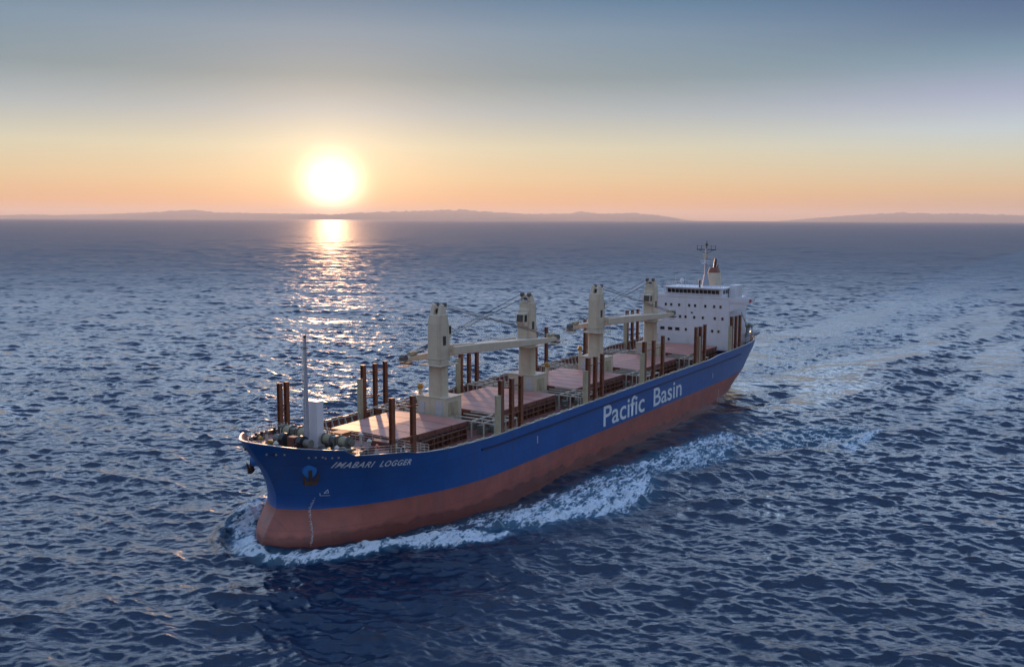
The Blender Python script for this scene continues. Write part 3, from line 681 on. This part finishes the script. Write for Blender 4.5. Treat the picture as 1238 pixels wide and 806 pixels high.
for s in (-1, 1):
    mb = MB()
    for k in range(4): mb.box(22.5+k*1.7, 23.8+k*1.7, min(s*7.1, s*7.14), max(s*7.1, s*7.14), 22.95, 23.8)
    mb.build('bridge_window', M['glass'], wh)
    # bridge wings
    mb = MB(); y0, y1 = s*7.1, s*13.75
    mb.box(25.6, 30.02, min(s*(WH+.02), y1), max(s*(WH+.02), y1), 21.0, 21.15)
    wing = mb.build('bridge_wing', M['white'], house)
    mb = MB(); mb.box(29.9, 30.06, min(s*(WH+.01), y1), max(s*(WH+.01), y1), 21.16, 22.25); mb.box(25.6, 29.89, min(y1, y1-s*.12), max(y1, y1-s*.12), 21.16, 22.25); mb.box(25.6, 25.72, min(s*(WH+.1), y1-s*.13), max(s*(WH+.1), y1-s*.13), 21.16, 22.25)
    mb.build('wing_bulwark', M['white'], wing)
    mb = MB(); mb.loft([[(29.7, s*(WH+.01), 20.98), (29.7, s*13.4, 20.98), (29.7, s*13.4, 20.6), (29.7, s*(WH+.01), 18.9)], [(29.95, s*(WH+.01), 20.98), (29.95, s*13.4, 20.98), (29.95, s*13.4, 20.6), (29.95, s*(WH+.01), 18.9)]])
    mb.build('wing_bracket', M['white'], wing)
    mb = MB(); mb.box(28.9, 29.6, y1-s*.05 if s > 0 else y1-.3, y1+.3 if s > 0 else y1+.05, 21.4, 22.0); mb.build('side_light', M['red2'] if s > 0 else mat('green_lamp_housing', (.03, .2, .08), .4), wing)
# front bulwark of the navigation deck
mb = MB(); mb.box(30.0, 30.1, -9.1, 9.1, 21.96, 22.35); mb.build('front_bulwark', M['white'], house)
# block aft of the wheelhouse on the port side
mb = MB(); mb.box(21.0, 25.5, 7.3, 9.0, 21.96, 24.9); mb.build('stair_house', M['white'], house, bevel=.05)
mb = MB(); mb.rail([(30.4, -7.4, 24.35), (30.4, 7.4, 24.35), (21.4, 7.4, 24.35), (21.4, -7.4, 24.35), (30.4, -7.4, 24.35)], .95, 1.3, .025, 3); mb.build('railing', M['rail'], wh)
mb = MB(); mb.cyl((29.0, 1.2, 24.35), (29.0, 1.2, 25.7), .22, .16, n=12); mb.cyl((29.0, 1.2, 25.7), (29.0, 1.2, 26.1), .3, .2, n=12); mb.build('compass_stand', M['dark'], wh, True)
for y, h in ((-5.6, 3.2), (-3.0, 2.0), (5.9, 2.6)):
    mb = MB(); mb.cyl((27.5, y, 24.35), (27.5, y, 24.35+h), .05, .03, n=6); mb.build('whip_aerial', M['rail'], wh)
mb = MB(); mb.cyl((26, -4.6, 24.35), (26, -4.6, 25.3), .12, n=8); mb.cyl((26, -4.6, 25.3), (26, -4.6, 25.9), .42, .42, n=16); mb.cyl((26, -4.6, 25.9), (26, -4.6, 26.2), .42, .15, n=16); mb.build('aerial_dome', M['white'], wh, True)
# radar mast
XM = 22.0
mb = MB(); mb.cyl((XM, 0, 24.34), (XM, 0, 27.2), .95, .42, n=12); mb.cyl((XM, 0, 27.2), (XM, 0, 33.4), .42, .28, n=12)
ms = mb.build('radar_mast', mat('grey_radar_mast_paint', (.30, .33, .38), .5), house, True)
mb = MB(); mb.bar((XM, -2.5, 33.15), (XM, 2.4, 33.15), .16, .2); mb.bar((XM, -2.2, 33.2), (XM, -.1, 32.2), .1); mb.bar((XM, 2.1, 33.2), (XM, .1, 32.2), .1)
for y in (-2.4, -1.3, 1.2, 2.3): mb.bar((XM, y, 33.2), (XM, y, 34.2), .08)
mb.bar((XM, -2.4, 34.0), (XM, 2.3, 34.0), .05); mb.build('yardarm', M['dark'], ms)
mb = MB(); mb.cyl((XM, 0, 33.4), (XM, 0, 35.3), .12, .06, n=8); mb.cyl((XM, 0, 34.1), (XM, 0, 34.6), .28, .28, n=10); mb.build('masthead_light', M['anchor'], ms, True)
mb = MB(); mb.box(XM+.3, XM+1.5, -.7, .7, 29.8, 29.9); mb.bar((XM+.1, 0, 29.0), (XM+1.4, 0, 29.8), .12); mb.cyl((XM+.9, 0, 29.9), (XM+.9, 0, 30.3), .2, n=10); mb.bar((XM+.9, -1.1, 30.4), (XM+.9, 1.1, 30.4), .22, .2); mb.build('radar_scanner', M['white'], ms)
mb = MB(); mb.box(XM+.3, XM+1.2, -.5, .3, 31.2, 32.1); mb.build('radar_housing', M['cream'], ms, bevel=.05)
# funnel
XF = 16.6
def ring(x, z, lx, ly, n=20, ty=0): return [(x+lx*math.copysign(abs(math.cos(a))**.7, math.cos(a)), ty+ly*math.copysign(abs(math.sin(a))**.7, math.sin(a)), z) for a in [2*math.pi*i/n for i in range(n)]]
mb = MB(); mb.loft([ring(XF, 21.9, 2.3, 1.7), ring(XF, 24.2, 2.25, 1.65), ring(XF-.1, 27.3, 1.95, 1.4)]); fu = mb.build('funnel', M['cream'], house, True)
mb = MB(); mb.loft([ring(XF-.1, 27.31, 1.9, 1.35), ring(XF-.15, 28.6, 1.3, .95)]); mb.build('funnel_top', mat('brick_red_funnel_top', (.20, .07, .05), .6), fu, True)
for dx, dy, h in ((0, .1, 30.7), (-.6, -.35, 29.6), (-.5, .5, 29.3)):
    mb = MB(); mb.cyl((XF+dx, dy, 28.3), (XF+dx-.5, dy+.1, h), .42 if h > 30 else .22, .3 if h > 30 else .18, n=12); mb.build('exhaust_pipe', M['dark'], fu, True)
mb = MB(); mb.box(14.2, 17.99, -5.2, 5.2, 9.6, 21.9); mb.build('engine_casing', M['white'], house, bevel=.05)
# boat deck gear at the port quarter
mb = MB(); mb.rail([(29, 12.6, 11.75), (22, 12.35, 11.75), (16, 10.6, 11.8), (11, 8, 11.8), (8.7, 4.5, 11.8), (8.3, 0, 11.8), (8.7, -4.5, 11.8), (11, -8, 11.8), (16, -10.6, 11.8), (22, -12.35, 11.8), (29, -12.6, 11.8)], 1.05, 1.4, .035, 3); mb.build('railing', M['rail'], ship)
cr = MB().cyl((20.5, 10.6, 9.6), (20.5, 10.6, 14.6), .45, .35, n=14).build('provision_crane', mat('grey_provision_crane_paint', (.34, .37, .42), .5), ship, True)
MB().bar((20.5, 10.6, 14.4), (23.6, 9.8, 18.4), .35, .4, .18, .2).build('jib', M['rail'], cr)
MB().box(19.9, 21.1, 10.0, 11.2, 14.5, 15.4).build('winch_housing', M['grey'], cr, bevel=.06)
m_ = MB(); m_.box(13.0, 17.5, 7.4, 9.6, 12.6, 12.75)
for x in (13.2, 17.3):
    for y in (7.5, 9.4): m_.bar((x, y, 9.6), (x, y, 12.7), .16)
m_.build('mooring_platform', M['grey'], ship)
for x, y in ((20, 11.2), (14, 8.3), (20, -11.2), (11, 3), (11, -3)): bollard(x, y, 9.6)
# lifeboat hung in its davit at the quarter
for s in (1, -1):
    lb = bpy.data.objects.new('lifeboat', None); C.objects.link(lb)
    lb['label'] = 'small grey enclosed lifeboat hung at the port quarter of the ship' if s > 0 else 'small grey enclosed lifeboat hung on the far starboard quarter'
    lb['category'] = 'lifeboat'; lb['group'] = 'lifeboats hung beside the funnel'
    lb.matrix_world = ship.matrix_basis @ Matrix.Translation((16.4, s*10.9, 13.0))
    mb = MB(); rg = []
    for t in np.linspace(-1, 1, 13):
        w_ = 1.05*max(0.05, (1-abs(t)**3)); h0 = -.9+.35*abs(t)**3
        rg.append([(t*2.9, w_*math.cos(a), .1+(h0-.1 if math.sin(a) < 0 else 0)*abs(math.sin(a))+(0 if math.sin(a) < 0 else .05*math.sin(a))) for a in [2*math.pi*i/14 for i in range(14)]])
    mb.loft(rg); mb.build('boat_hull', mat('grey_white_boat_gelcoat', (.42, .44, .46), .4) if s > 0 else bpy.data.materials['grey_white_boat_gelcoat'], lb, True)
    mb = MB(); rg = []
    for t in np.linspace(-.85, .85, 9):
        w_ = .85*max(.1, (1-abs(t)**4)); rg.append([(t*2.6, w_*math.cos(a), .12+(.75*(1-abs(t)**4)+.05)*max(0, math.sin(a))) for a in [math.pi*i/8 for i in range(9)]])
    mb.loft(rg); cn = mb.build('canopy', bpy.data.materials['grey_white_boat_gelcoat'], lb, True)
    mb = MB()
    for e in (-1, 1):
        for k in range(3): mb.box(-1.2+k*.9, -.8+k*.9, e*.72-.03, e*.72+.03, .45, .62)
    mb.build('porthole', M['glass'], lb)
    for dx in (-2.0, 2.0):
        m_ = MB(); x = 16.4+dx
        m_.bar((x, s*9.3, 9.6), (x, s*9.5, 14.2), .25); m_.bar((x, s*9.5, 14.2), (x, s*11.0, 15.0), .22, .22, .15, .15); m_.bar((x, s*10.9, 14.9), (x, s*10.9, 13.7), .05)
        m_.build('boat_davit', M['grey'], ship)

def split_loose(o):
    me = o.data; n = len(me.vertices); par = list(range(n))
    def find(i):
        while par[i] != i: par[i] = par[par[i]]; i = par[i]
        return i
    for e in me.edges: par[find(e.vertices[0])] = find(e.vertices[1])
    isl = {}
    for p in me.polygons: isl.setdefault(find(p.vertices[0]), []).append(p)
    if len(isl) < 2: return
    for k, ps in isl.items():
        vs = sorted({v for p in ps for v in p.vertices}); ix = {v: i for i, v in enumerate(vs)}
        m2 = bpy.data.meshes.new(me.name); m2.from_pydata([me.vertices[v].co[:] for v in vs], [], [[ix[v] for v in p.vertices] for p in ps])
        q = link(o.name.split('.')[0], m2, o.parent, list(me.materials))
        for md in o.modifiers: b = q.modifiers.new(md.name, md.type); b.width = md.width; b.segments = md.segments; b.limit_method = md.limit_method
    bpy.data.objects.remove(o)
for o in list(C.objects):
    if o.type == 'MESH' and o.name.split('.')[0] in ('panel', 'rail_pad', 'deck_fitting', 'bridge_window', 'porthole', 'fairlead'): split_loose(o)
# nothing deeper than thing > part > sub-part
bpy.context.view_layer.update()
for o in list(C.objects):
    ch = []; p = o
    while p: ch.append(p); p = p.parent
    if len(ch) > 3:
        part = ch[-2]; mw_ = o.matrix_world.copy(); o.parent = part; o.matrix_parent_inverse = Matrix.Identity(4)
        o.matrix_basis = part.matrix_world.inverted() @ mw_
# ------------------------------------------------------------------ ocean
def ocean():
    rng = np.random.default_rng(11)
    H = CAMZ
    # polar grid round the point under the camera
    r = [42.0]
    while r[-1] < 90000:
        x = r[-1]
        k = .0017 if x < 600 else (.0017+(x-600)/2400*.006 if x < 3000 else .015)
        r.append(x+max(.16, k*x))
    r = np.array(r)
    th = np.concatenate([np.linspace(-110, -36, 90, endpoint=False), np.linspace(-36, 36, 1350), np.linspace(36, 110, 91)[1:]])
    th = np.radians(th)
    RR, TT = np.meshgrid(r, th, indexing='ij')
    X = RR*np.sin(TT); Y = RR*np.cos(TT)
    dr = np.gradient(r); dth = np.gradient(th)
    sp = np.maximum(dr[:, None], RR*dth[None, :]*1.0)
    Z = np.zeros_like(X); DX = np.zeros_like(X); DY = np.zeros_like(X); resid = np.zeros_like(X)
    bands = [(90,.009),(56,.014),(32,.022),(18,.040),(10.5,.066),(6,.098),(3.4,.135),(1.9,.155),(1.05,.145)]
    main = R(-108)
    for bi, (lam, slope) in enumerate(bands):
        n = 192; Lt = lam*11.0
        kx = np.fft.fftfreq(n, Lt/n)*2*np.pi; KX, KY = np.meshgrid(kx, kx, indexing='ij'); K = np.hypot(KX, KY)+1e-9
        k0 = 2*np.pi/lam; win = np.exp(-(np.log(K/k0)/np.log(1.35))**2)
        ang = np.arctan2(KY, KX); d0 = main+R([0,8,-10,14,-16,20,-22,10,0][bi]); cs = np.cos(ang-d0)
        spread = [12,12,10,8,7,5,4,3,2][bi]
        dirw = np.where(cs > 0, np.abs(cs)**spread, .04*np.abs(cs)**spread)+.01
        amp = win*np.sqrt(dirw)/K
        F = amp*(rng.normal(size=(n, n))+1j*rng.normal(size=(n, n)))
        h = np.fft.ifft2(F).real
        hx = np.fft.ifft2(F*1j*KX).real; hy = np.fft.ifft2(F*1j*KY).real
        s = slope/np.sqrt((hx**2+hy**2).mean())
        dx = np.fft.ifft2(F*1j*KX/K).real*s; dy = np.fft.ifft2(F*1j*KY/K).real*s; h = h*s
        rot = R(17*bi); cx, sx = math.cos(rot)*0+1, 0
        wgt = np.clip((lam/sp-2.0)/2.0, 0, 1)
        resid += (1-wgt**2)*slope**2
        m = wgt > 0
        u = (X[m]/Lt*n+31.7*bi) % n; v = (Y[m]/Lt*n+17.3*bi) % n
        i0 = np.floor(u).astype(int) % n; j0 = np.floor(v).astype(int) % n; fu = u-np.floor(u); fv = v-np.floor(v)
        i1 = (i0+1) % n; j1 = (j0+1) % n
        def smp(a): return (a[i0,j0]*(1-fu)*(1-fv)+a[i1,j0]*fu*(1-fv)+a[i0,j1]*(1-fu)*fv+a[i1,j1]*fu*fv)*wgt[m]
        Z[m] += smp(h); DX[m] += smp(dx)*.9; DY[m] += smp(dy)*.9
    # gusts: slow changes of the small-wave height over the sea
    # ---- the ship's own waves, in ship coordinates
    sx = -(X-SX)*math.sin(A)-(Y-SY)*math.cos(A); sy = (X-SX)*math.cos(A)-(Y-SY)*math.sin(A)
    xs = np.linspace(0, 172, 345); wl = np.array([hb(q, 0.3) for q in xs])
    W = np.interp(sx, xs, wl, left=0, right=0)
    dside = np.abs(sy)-W
    inhull = (dside < -.6) & (sx > 12) & (sx < 166)
    near = np.exp(-np.clip(dside, 0, None)/7.0)*((sx > 5) & (sx < 172))
    calm = 1-.45*near
    Z *= calm
    # bow wave crest peeling off both shoulders
    off = np.interp(sx, [60,85,110,125,140,150,160,168,171.5], [40,31,26,21.5,20.5,16.5,11.5,7,1.5])
    cr = np.interp(sx, [60,85,110,135,150,162,168,172,173], [0,.3,.5,.7,.8,.8,.8,.5,0])
    wd = np.interp(sx, [60,140,170], [3.5,2.4,1.3])
    Z += cr*np.exp(-((np.abs(sy)-off)/wd)**2)
    hug = np.interp(sx, [140,156,163,166,168.5,171], [0,.0,.1,.5,.9,0]); Z += hug*np.exp(-(np.clip(dside, 0, None)/2.0)**2)*(sx > 138); Z += 2.3*np.exp(-((sx-160)/4.5)**2-((sy+8.6)/1.9)**2)
    dip = np.interp(sx, [60,90,130,145], [0,.5,.6,0]); Z -= dip*np.exp(-(np.clip(dside, 0, None)/6.0)**2)
    # Kelvin pattern: diverging waves behind the shoulders and the stern
    rng2 = np.random.default_rng(3)
    for (x0, y0, amp, lam, ang, wid) in [(150, 14, .6, 13, 19.5, 16), (70, 13, .5, 11, 19.5, 14), (14, 6, .75, 12, 17, 16)]:
        al = R(ang); bx = x0-sx; by = np.abs(sy)-y0
        q = by*math.cos(al)-bx*math.sin(al)
        along = bx*math.cos(al)+by*math.sin(al)
        env = np.exp(-(q/wid)**2)*np.clip(along/40, 0, 1)*np.exp(-np.clip(along, 0, None)/300)
        ph = 2*np.pi*(by*math.cos(R(35))-bx*math.sin(R(35))*.6)/lam
        Z += amp*env*np.cos(ph)*np.clip((lam/sp-2.6)/3, 0, 1)
    tw = np.exp(-((sy)/16)**2)*(sx < 10)*np.clip((10-sx)/20, 0, 1)
    Z *= 1-.55*tw*np.exp(np.clip(sx, -1e5, 0)/700)
    lane = np.zeros_like(X)
    for a_, b_, p_ in ((.021,.11,.3),(-.013,.23,1.7),(.034,-.17,.6),(.05,.31,2.2)): lane += np.sin(a_*sx+b_*sy+p_+1.5*np.sin(.017*sx-.05*sy+p_))/4
    env = np.clip((75-sx)/40, 0, 1)*np.exp(-np.clip(-sx, 0, None)/420)*np.clip((sy+38+.05*sx)/15, 0, 1)*np.clip((62+(75-sx)*.16-sy)/25, 0, 1)
    slick = env*np.clip((lane+.05)/.35, 0, 1)
    Z *= 1-.78*slick; calm = calm*(1-.6*slick)
    # ---- foam
    def poly_mask(pts, soft):
        px = np.array([p[0] for p in pts]); py = np.array([p[1] for p in pts])
        bb = (sx > px.min()-8) & (sx < px.max()+8) & (sy > py.min()-8) & (sy < py.max()+8)
        out = np.zeros_like(X); a, b = sx[bb], sy[bb]
        ins = np.zeros(a.shape, bool); dist = np.full(a.shape, 1e9)
        for i in range(len(px)):
            x0, y0, x1, y1 = px[i], py[i], px[(i+1) % len(px)], py[(i+1) % len(px)]
            if y0 != y1:
                c = ((y0 > b) != (y1 > b)) & (a < (x1-x0)*(b-y0)/(y1-y0)+x0); ins ^= c
            L2 = (x1-x0)**2+(y1-y0)**2; t = np.clip(((a-x0)*(x1-x0)+(b-y0)*(y1-y0))/L2, 0, 1)
            dist = np.minimum(dist, np.hypot(a-x0-t*(x1-x0), b-y0-t*(y1-y0)))
        sd = np.where(ins, dist, -dist); out[bb] = np.clip(sd/soft+.5, 0, 1); return out
    foam = np.zeros_like(X)
    def addf(pts, soft, amt):
        nonlocal foam
        foam = np.maximum(foam, poly_mask(pts, soft)*amt)
    addf([(154,-12.2),(160.5,-10.0),(165.0,-7.2),(168.9,-3.6),(170.6,0),(170.9,4.4),(168.5,8.6),(164.4,11.2),(158,13.9),(154,18.2),(149,22.4),(143.5,22.2),(148.0,17.6),(153.0,13.2),(157.1,10.0),(162.3,7.3),(166.0,4.0),(167.0,1.2),(166.6,0),(165.0,-2.6),(162,-5.6),(157,-8.6),(152,-11)], 1.5, 1.0)
    addf([(165,6.0),(160,8.2),(155.8,10.2),(150,11.8),(143.1,13.6),(135,15.2),(129.8,15.9),(112.9,18.0),(96.8,20.7),(80,22),(71.5,23),(71.9,28),(94,33.5),(110.7,27.6),(118,30.6),(128.3,30.6),(135,25.4),(140,24),(146,19.8),(152,14)], 3.5, .78)
    addf([(141,20.5),(138,24),(131,28.5),(121,30.5),(114,28.6),(118,26.4),(128,24.5),(135,21)], 2.2, .92)
    addf([(90,24),(72,25),(60,33),(52,45),(56,50),(70,47),(84,34)], 6.0, .48)
    addf([(72,45.5),(60,46.2),(53,48.4),(56,50.2),(74,48.6)], 1.5, .80)
    addf([(135,-23),(145,-20),(157,-14.5),(166,-8),(163,-5),(150,-11),(135,-14.5)], 2.5, .85)
    addf([(14,-7),(14,9),(-20,14),(-60,20),(-160,27),(-500,40),(-1400,40),(-1400,-40),(-500,-34),(-160,-20),(-60,-13),(-20,-9)], 12, .30)
    lanef = np.clip((lane-.25)/.3, 0, 1)*env*.34*np.exp(-np.clip(-sx, 0, None)/260); foam = np.maximum(foam, lanef)
    lump = np.zeros_like(X)
    for a_, b_, p_ in ((1.1,.7,.3),(-.8,1.3,1.7),(1.9,-1.6,.6),(2.7,.9,2.2),(-.5,3.1,4.0),(3.3,2.4,1.1)): lump += np.sin(a_*X+b_*Y+p_+np.sin(.37*X-.61*Y+p_)*1.3)/6
    Zf = Z+foam*(.12+.45*lump)
    far = 1/(1+(RR/1500)**2)
    X2 = X+DX*calm; Y2 = Y+DY*calm
    co3 = np.stack([X2, Y2, Zf], -1).reshape(-1, 3).astype(np.float32)
    nr_, nt_ = X.shape
    idx = np.arange(nr_*nt_).reshape(nr_, nt_)
    q = np.stack([idx[:-1,:-1], idx[:-1,1:], idx[1:,1:], idx[1:,:-1]], -1)[..., ::-1].reshape(-1, 4)
    keep = ~inhull.reshape(-1)[q].all(1); q = q[keep]
    me = bpy.data.meshes.new('sea'); nf = len(q)
    me.vertices.add(len(co3)); me.vertices.foreach_set('co', co3.ravel())
    me.loops.add(nf*4); me.loops.foreach_set('vertex_index', q.ravel().astype(np.int32))
    me.polygons.add(nf); me.polygons.foreach_set('loop_start', np.arange(0, nf*4, 4, dtype=np.int32))
    me.polygons.foreach_set('use_smooth', np.ones(nf, bool))
    me.update(calc_edges=True)
    for nm, arr in (('foam', foam), ('resid', np.sqrt(resid)), ('slick', slick)):
        at = me.attributes.new(nm, 'FLOAT', 'POINT'); at.data.foreach_set('value', arr.ravel().astype(np.float32))
    print('sea verts', len(co3), 'rows', nr_)
    # near patch below the camera and behind it, plain sheet
    o = link('sea', me, None, [], kind='structure')
    return o
sea = ocean()
mw = bpy.data.materials.new('sea_water'); mw.use_nodes = True
def water_mat():
    nt = mw.node_tree; N = nt.nodes; L = nt.links; b = N['Principled BSDF']; out = N['Material Output']
    b.inputs['IOR'].default_value = 1.36; b.inputs['Specular IOR Level'].default_value = .8; b.inputs['Base Color'].default_value = (.0008, .014, .040, 1)
    b.inputs['Roughness'].default_value = .1
    geo = N.new('ShaderNodeNewGeometry')
    fo = N.new('ShaderNodeAttribute'); fo.attribute_name = 'foam'; rs = N.new('ShaderNodeAttribute'); rs.attribute_name = 'resid'
    def mth(op, a, b_=None, c=None, clamp=False):
        n = N.new('ShaderNodeMath'); n.operation = op; n.use_clamp = clamp
        for i, v in enumerate((a, b_, c)):
            if v is None: continue
            if isinstance(v, (int, float)): n.inputs[i].default_value = v
            else: L.new(v, n.inputs[i])
        return n.outputs[0]
    # unresolved ripples widen the highlight with distance
    ro = mth('ADD', mth('MULTIPLY', mth('SQRT', mth('MULTIPLY', rs.outputs['Fac'], 1.0)), .55), .10, clamp=True)
    L.new(mth('ADD', mth('MULTIPLY', mth('POWER', rs.outputs['Fac'], 3.0), 24.0), .07, clamp=True), b.inputs['Roughness'])
    def noise(scale, det, sx=1, sy=1, rot=0, dist=0.0, ty='FBM', mt='POINT'):
        mp = N.new('ShaderNodeMapping'); mp.vector_type = mt; mp.inputs['Scale'].default_value = (sx, sy, 1); mp.inputs['Rotation'].default_value = (0, 0, rot)
        L.new(geo.outputs['Position'], mp.inputs[0])
        n = N.new('ShaderNodeTexNoise'); n.noise_type = ty; n.inputs['Scale'].default_value = scale; n.inputs['Detail'].default_value = det
        n.inputs['Roughness'].default_value = .6; n.inputs['Distortion'].default_value = dist
        L.new(mp.outputs[0], n.inputs['Vector']); return n.outputs[0]
    n1 = noise(2.6, 5, .5, 1.0, R(12), .5); n2 = noise(.8, 5, .45, 1.0, R(-8), .5, 'RIDGED_MULTIFRACTAL')
    bp = N.new('ShaderNodeBump'); bp.inputs['Strength'].default_value = 1.0; bp.inputs['Distance'].default_value = .10; L.new(n1, bp.inputs['Height'])
    bp2 = N.new('ShaderNodeBump'); bp2.inputs['Strength'].default_value = 1.0; bp2.inputs['Distance'].default_value = .18; L.new(n2, bp2.inputs['Height']); L.new(bp.outputs[0], bp2.inputs['Normal'])
    gp = noise(.012, 3, 1.6, .8, R(15), .6); gq = N.new('ShaderNodeMapRange'); L.new(gp, gq.inputs[0]); gq.inputs[1].default_value = .35; gq.inputs[2].default_value = .65; gq.inputs[3].default_value = .45; gq.inputs[4].default_value = 1.0
    sk = N.new('ShaderNodeAttribute'); sk.attribute_name = 'slick'; st_ = mth('MULTIPLY', gq.outputs[0], mth('SUBTRACT', 1.0, mth('MULTIPLY', sk.outputs['Fac'], .65)))
    L.new(st_, bp.inputs['Strength']); L.new(st_, bp2.inputs['Strength'])
    n3_ = noise(.022, 4, .4, 1.0, R(-6), .4); bp3 = N.new('ShaderNodeBump'); bp3.inputs['Strength'].default_value = 1.0; bp3.inputs['Distance'].default_value = 2.6; L.new(n3_, bp3.inputs['Height']); L.new(bp2.outputs[0], bp3.inputs['Normal'])
    L.new(bp3.outputs[0], b.inputs['Normal'])
    # foam: lacy clumps, breaking up where the mask is thin
    f1 = noise(.62, 12, 3.0, 1, R(57.3), .9, 'FBM', 'TEXTURE'); f2 = noise(2.6, 8, 2.2, 1, R(57.3), .7, 'FBM', 'TEXTURE')
    f = mth('ADD', mth('MULTIPLY', f1, .55), mth('MULTIPLY', f2, .45))
    thr = mth('SUBTRACT', .70, mth('MULTIPLY', fo.outputs['Fac'], .27))
    mr = N.new('ShaderNodeMapRange'); L.new(mth('SUBTRACT', f, thr), mr.inputs[0]); mr.inputs[1].default_value = -.015; mr.inputs[2].default_value = .06
    cov = mth('MULTIPLY', mr.outputs[0], mth('GREATER_THAN', fo.outputs['Fac'], .02))
    df = N.new('ShaderNodeBsdfPrincipled'); df.inputs['Base Color'].default_value = (.74, .84, .92, 1); df.inputs['Roughness'].default_value = .8
    bf = N.new('ShaderNodeBump'); bf.inputs['Strength'].default_value = 1.0; bf.inputs['Distance'].default_value = .9; L.new(f, bf.inputs['Height']); L.new(bf.outputs[0], df.inputs['Normal'])
    # churned, air-filled water just under thin foam
    sub = N.new('ShaderNodeMix'); sub.data_type = 'RGBA'; L.new(mth('MULTIPLY', fo.outputs['Fac'], .8), sub.inputs[0]); sub.inputs[6].default_value = (.0008, .014, .040, 1); sub.inputs[7].default_value = (.03, .13, .20, 1)
    L.new(sub.outputs[2], b.inputs['Base Color'])
    mx = N.new('ShaderNodeMixShader'); L.new(mth('MULTIPLY', cov, .93), mx.inputs[0]); L.new(b.outputs[0], mx.inputs[1]); L.new(df.outputs[0], mx.inputs[2])
    L.new(mx.outputs[0], out.inputs[0])
water_mat(); sea.data.materials.append(mw)

# ------------------------------------------------------------------ far hills
def hills(name, D, pts, seed):
    mb = MB(); rg = random.Random(seed)
    xs = np.linspace(pts[0][0], pts[-1][0], 260); f = 1159.1
    hh = np.interp(xs, [p[0] for p in pts], [p[1] for p in pts])
    nz = np.cumsum([rg.uniform(-1, 1) for _ in xs]); nz = nz-np.linspace(nz[0], nz[-1], len(xs))
    nz = nz/max(1e-6, np.abs(nz).max())
    rows = []
    for k, (dd, s) in enumerate([(-500, -.2), (0, .45), (900, .8), (2200, 1.0), (3800, .7), (5200, -.2)]):
        row = []
        for i, x in enumerate(xs):
            z = .85*hh[i]*(s if s > 0 else 0)*(1+.10*nz[i]+.08*rg.uniform(-1, 1)*(k < 4)) - (30 if s < 0 else 0)
            row.append(((x-619)/f*(D+2200)*1.0*(D+dd)/(D+2200)+0, D+dd, max(z, -30)))
        rows.append(row)
    n = len(xs); vs = [p for r_ in rows for p in r_]; fs = [(k*n+i, k*n+i+1, (k+1)*n+i+1, (k+1)*n+i) for k in range(len(rows)-1) for i in range(n-1)]
    mb.add(vs, fs)
    return mb.build(name, mat('hill_scrub_'+name, (.10, .09, .06), .9, var=.3, scale=.002), None, True, kind='structure')
px2m = 62200/1159.1
hills('hills', 60000, [(-60,3*px2m),(0,4*px2m),(45,6*px2m),(75,5*px2m),(140,7*px2m),(190,10*px2m),(232,13*px2m),(262,10*px2m),(330,9*px2m),(400,8*px2m),(460,12*px2m),(535,14*px2m),(556,15*px2m),(590,12*px2m),(640,9*px2m),(685,10*px2m),(702,13*px2m),(725,10*px2m),(765,11*px2m),(795,8*px2m),(830,1*px2m),(850,-.5*px2m)], 4)
hills('hills', 60000, [(930,-.5*px2m),(965,3*px2m),(1010,8*px2m),(1060,12*px2m),(1085,14*px2m),(1120,12*px2m),(1165,13*px2m),(1200,11*px2m),(1240,10*px2m),(1300,8*px2m)], 9)

# ------------------------------------------------------------------ haze
mb = MB(); mb.box(-96000, 96000, -3000, 96000, -40, 900)
mh = bpy.data.materials.new('haze_air'); mh.use_nodes = True; nt = mh.node_tree; nt.nodes.clear()
ou = nt.nodes.new('ShaderNodeOutputMaterial'); pv = nt.nodes.new('ShaderNodeVolumePrincipled'); nt.links.new(pv.outputs[0], ou.inputs['Volume'])
pv.inputs['Color'].default_value = (.90, .86, .82, 1); pv.inputs['Density'].default_value = 1.9e-5; pv.inputs['Anisotropy'].default_value = .25
mb.build('haze', mh, None, kind='stuff')
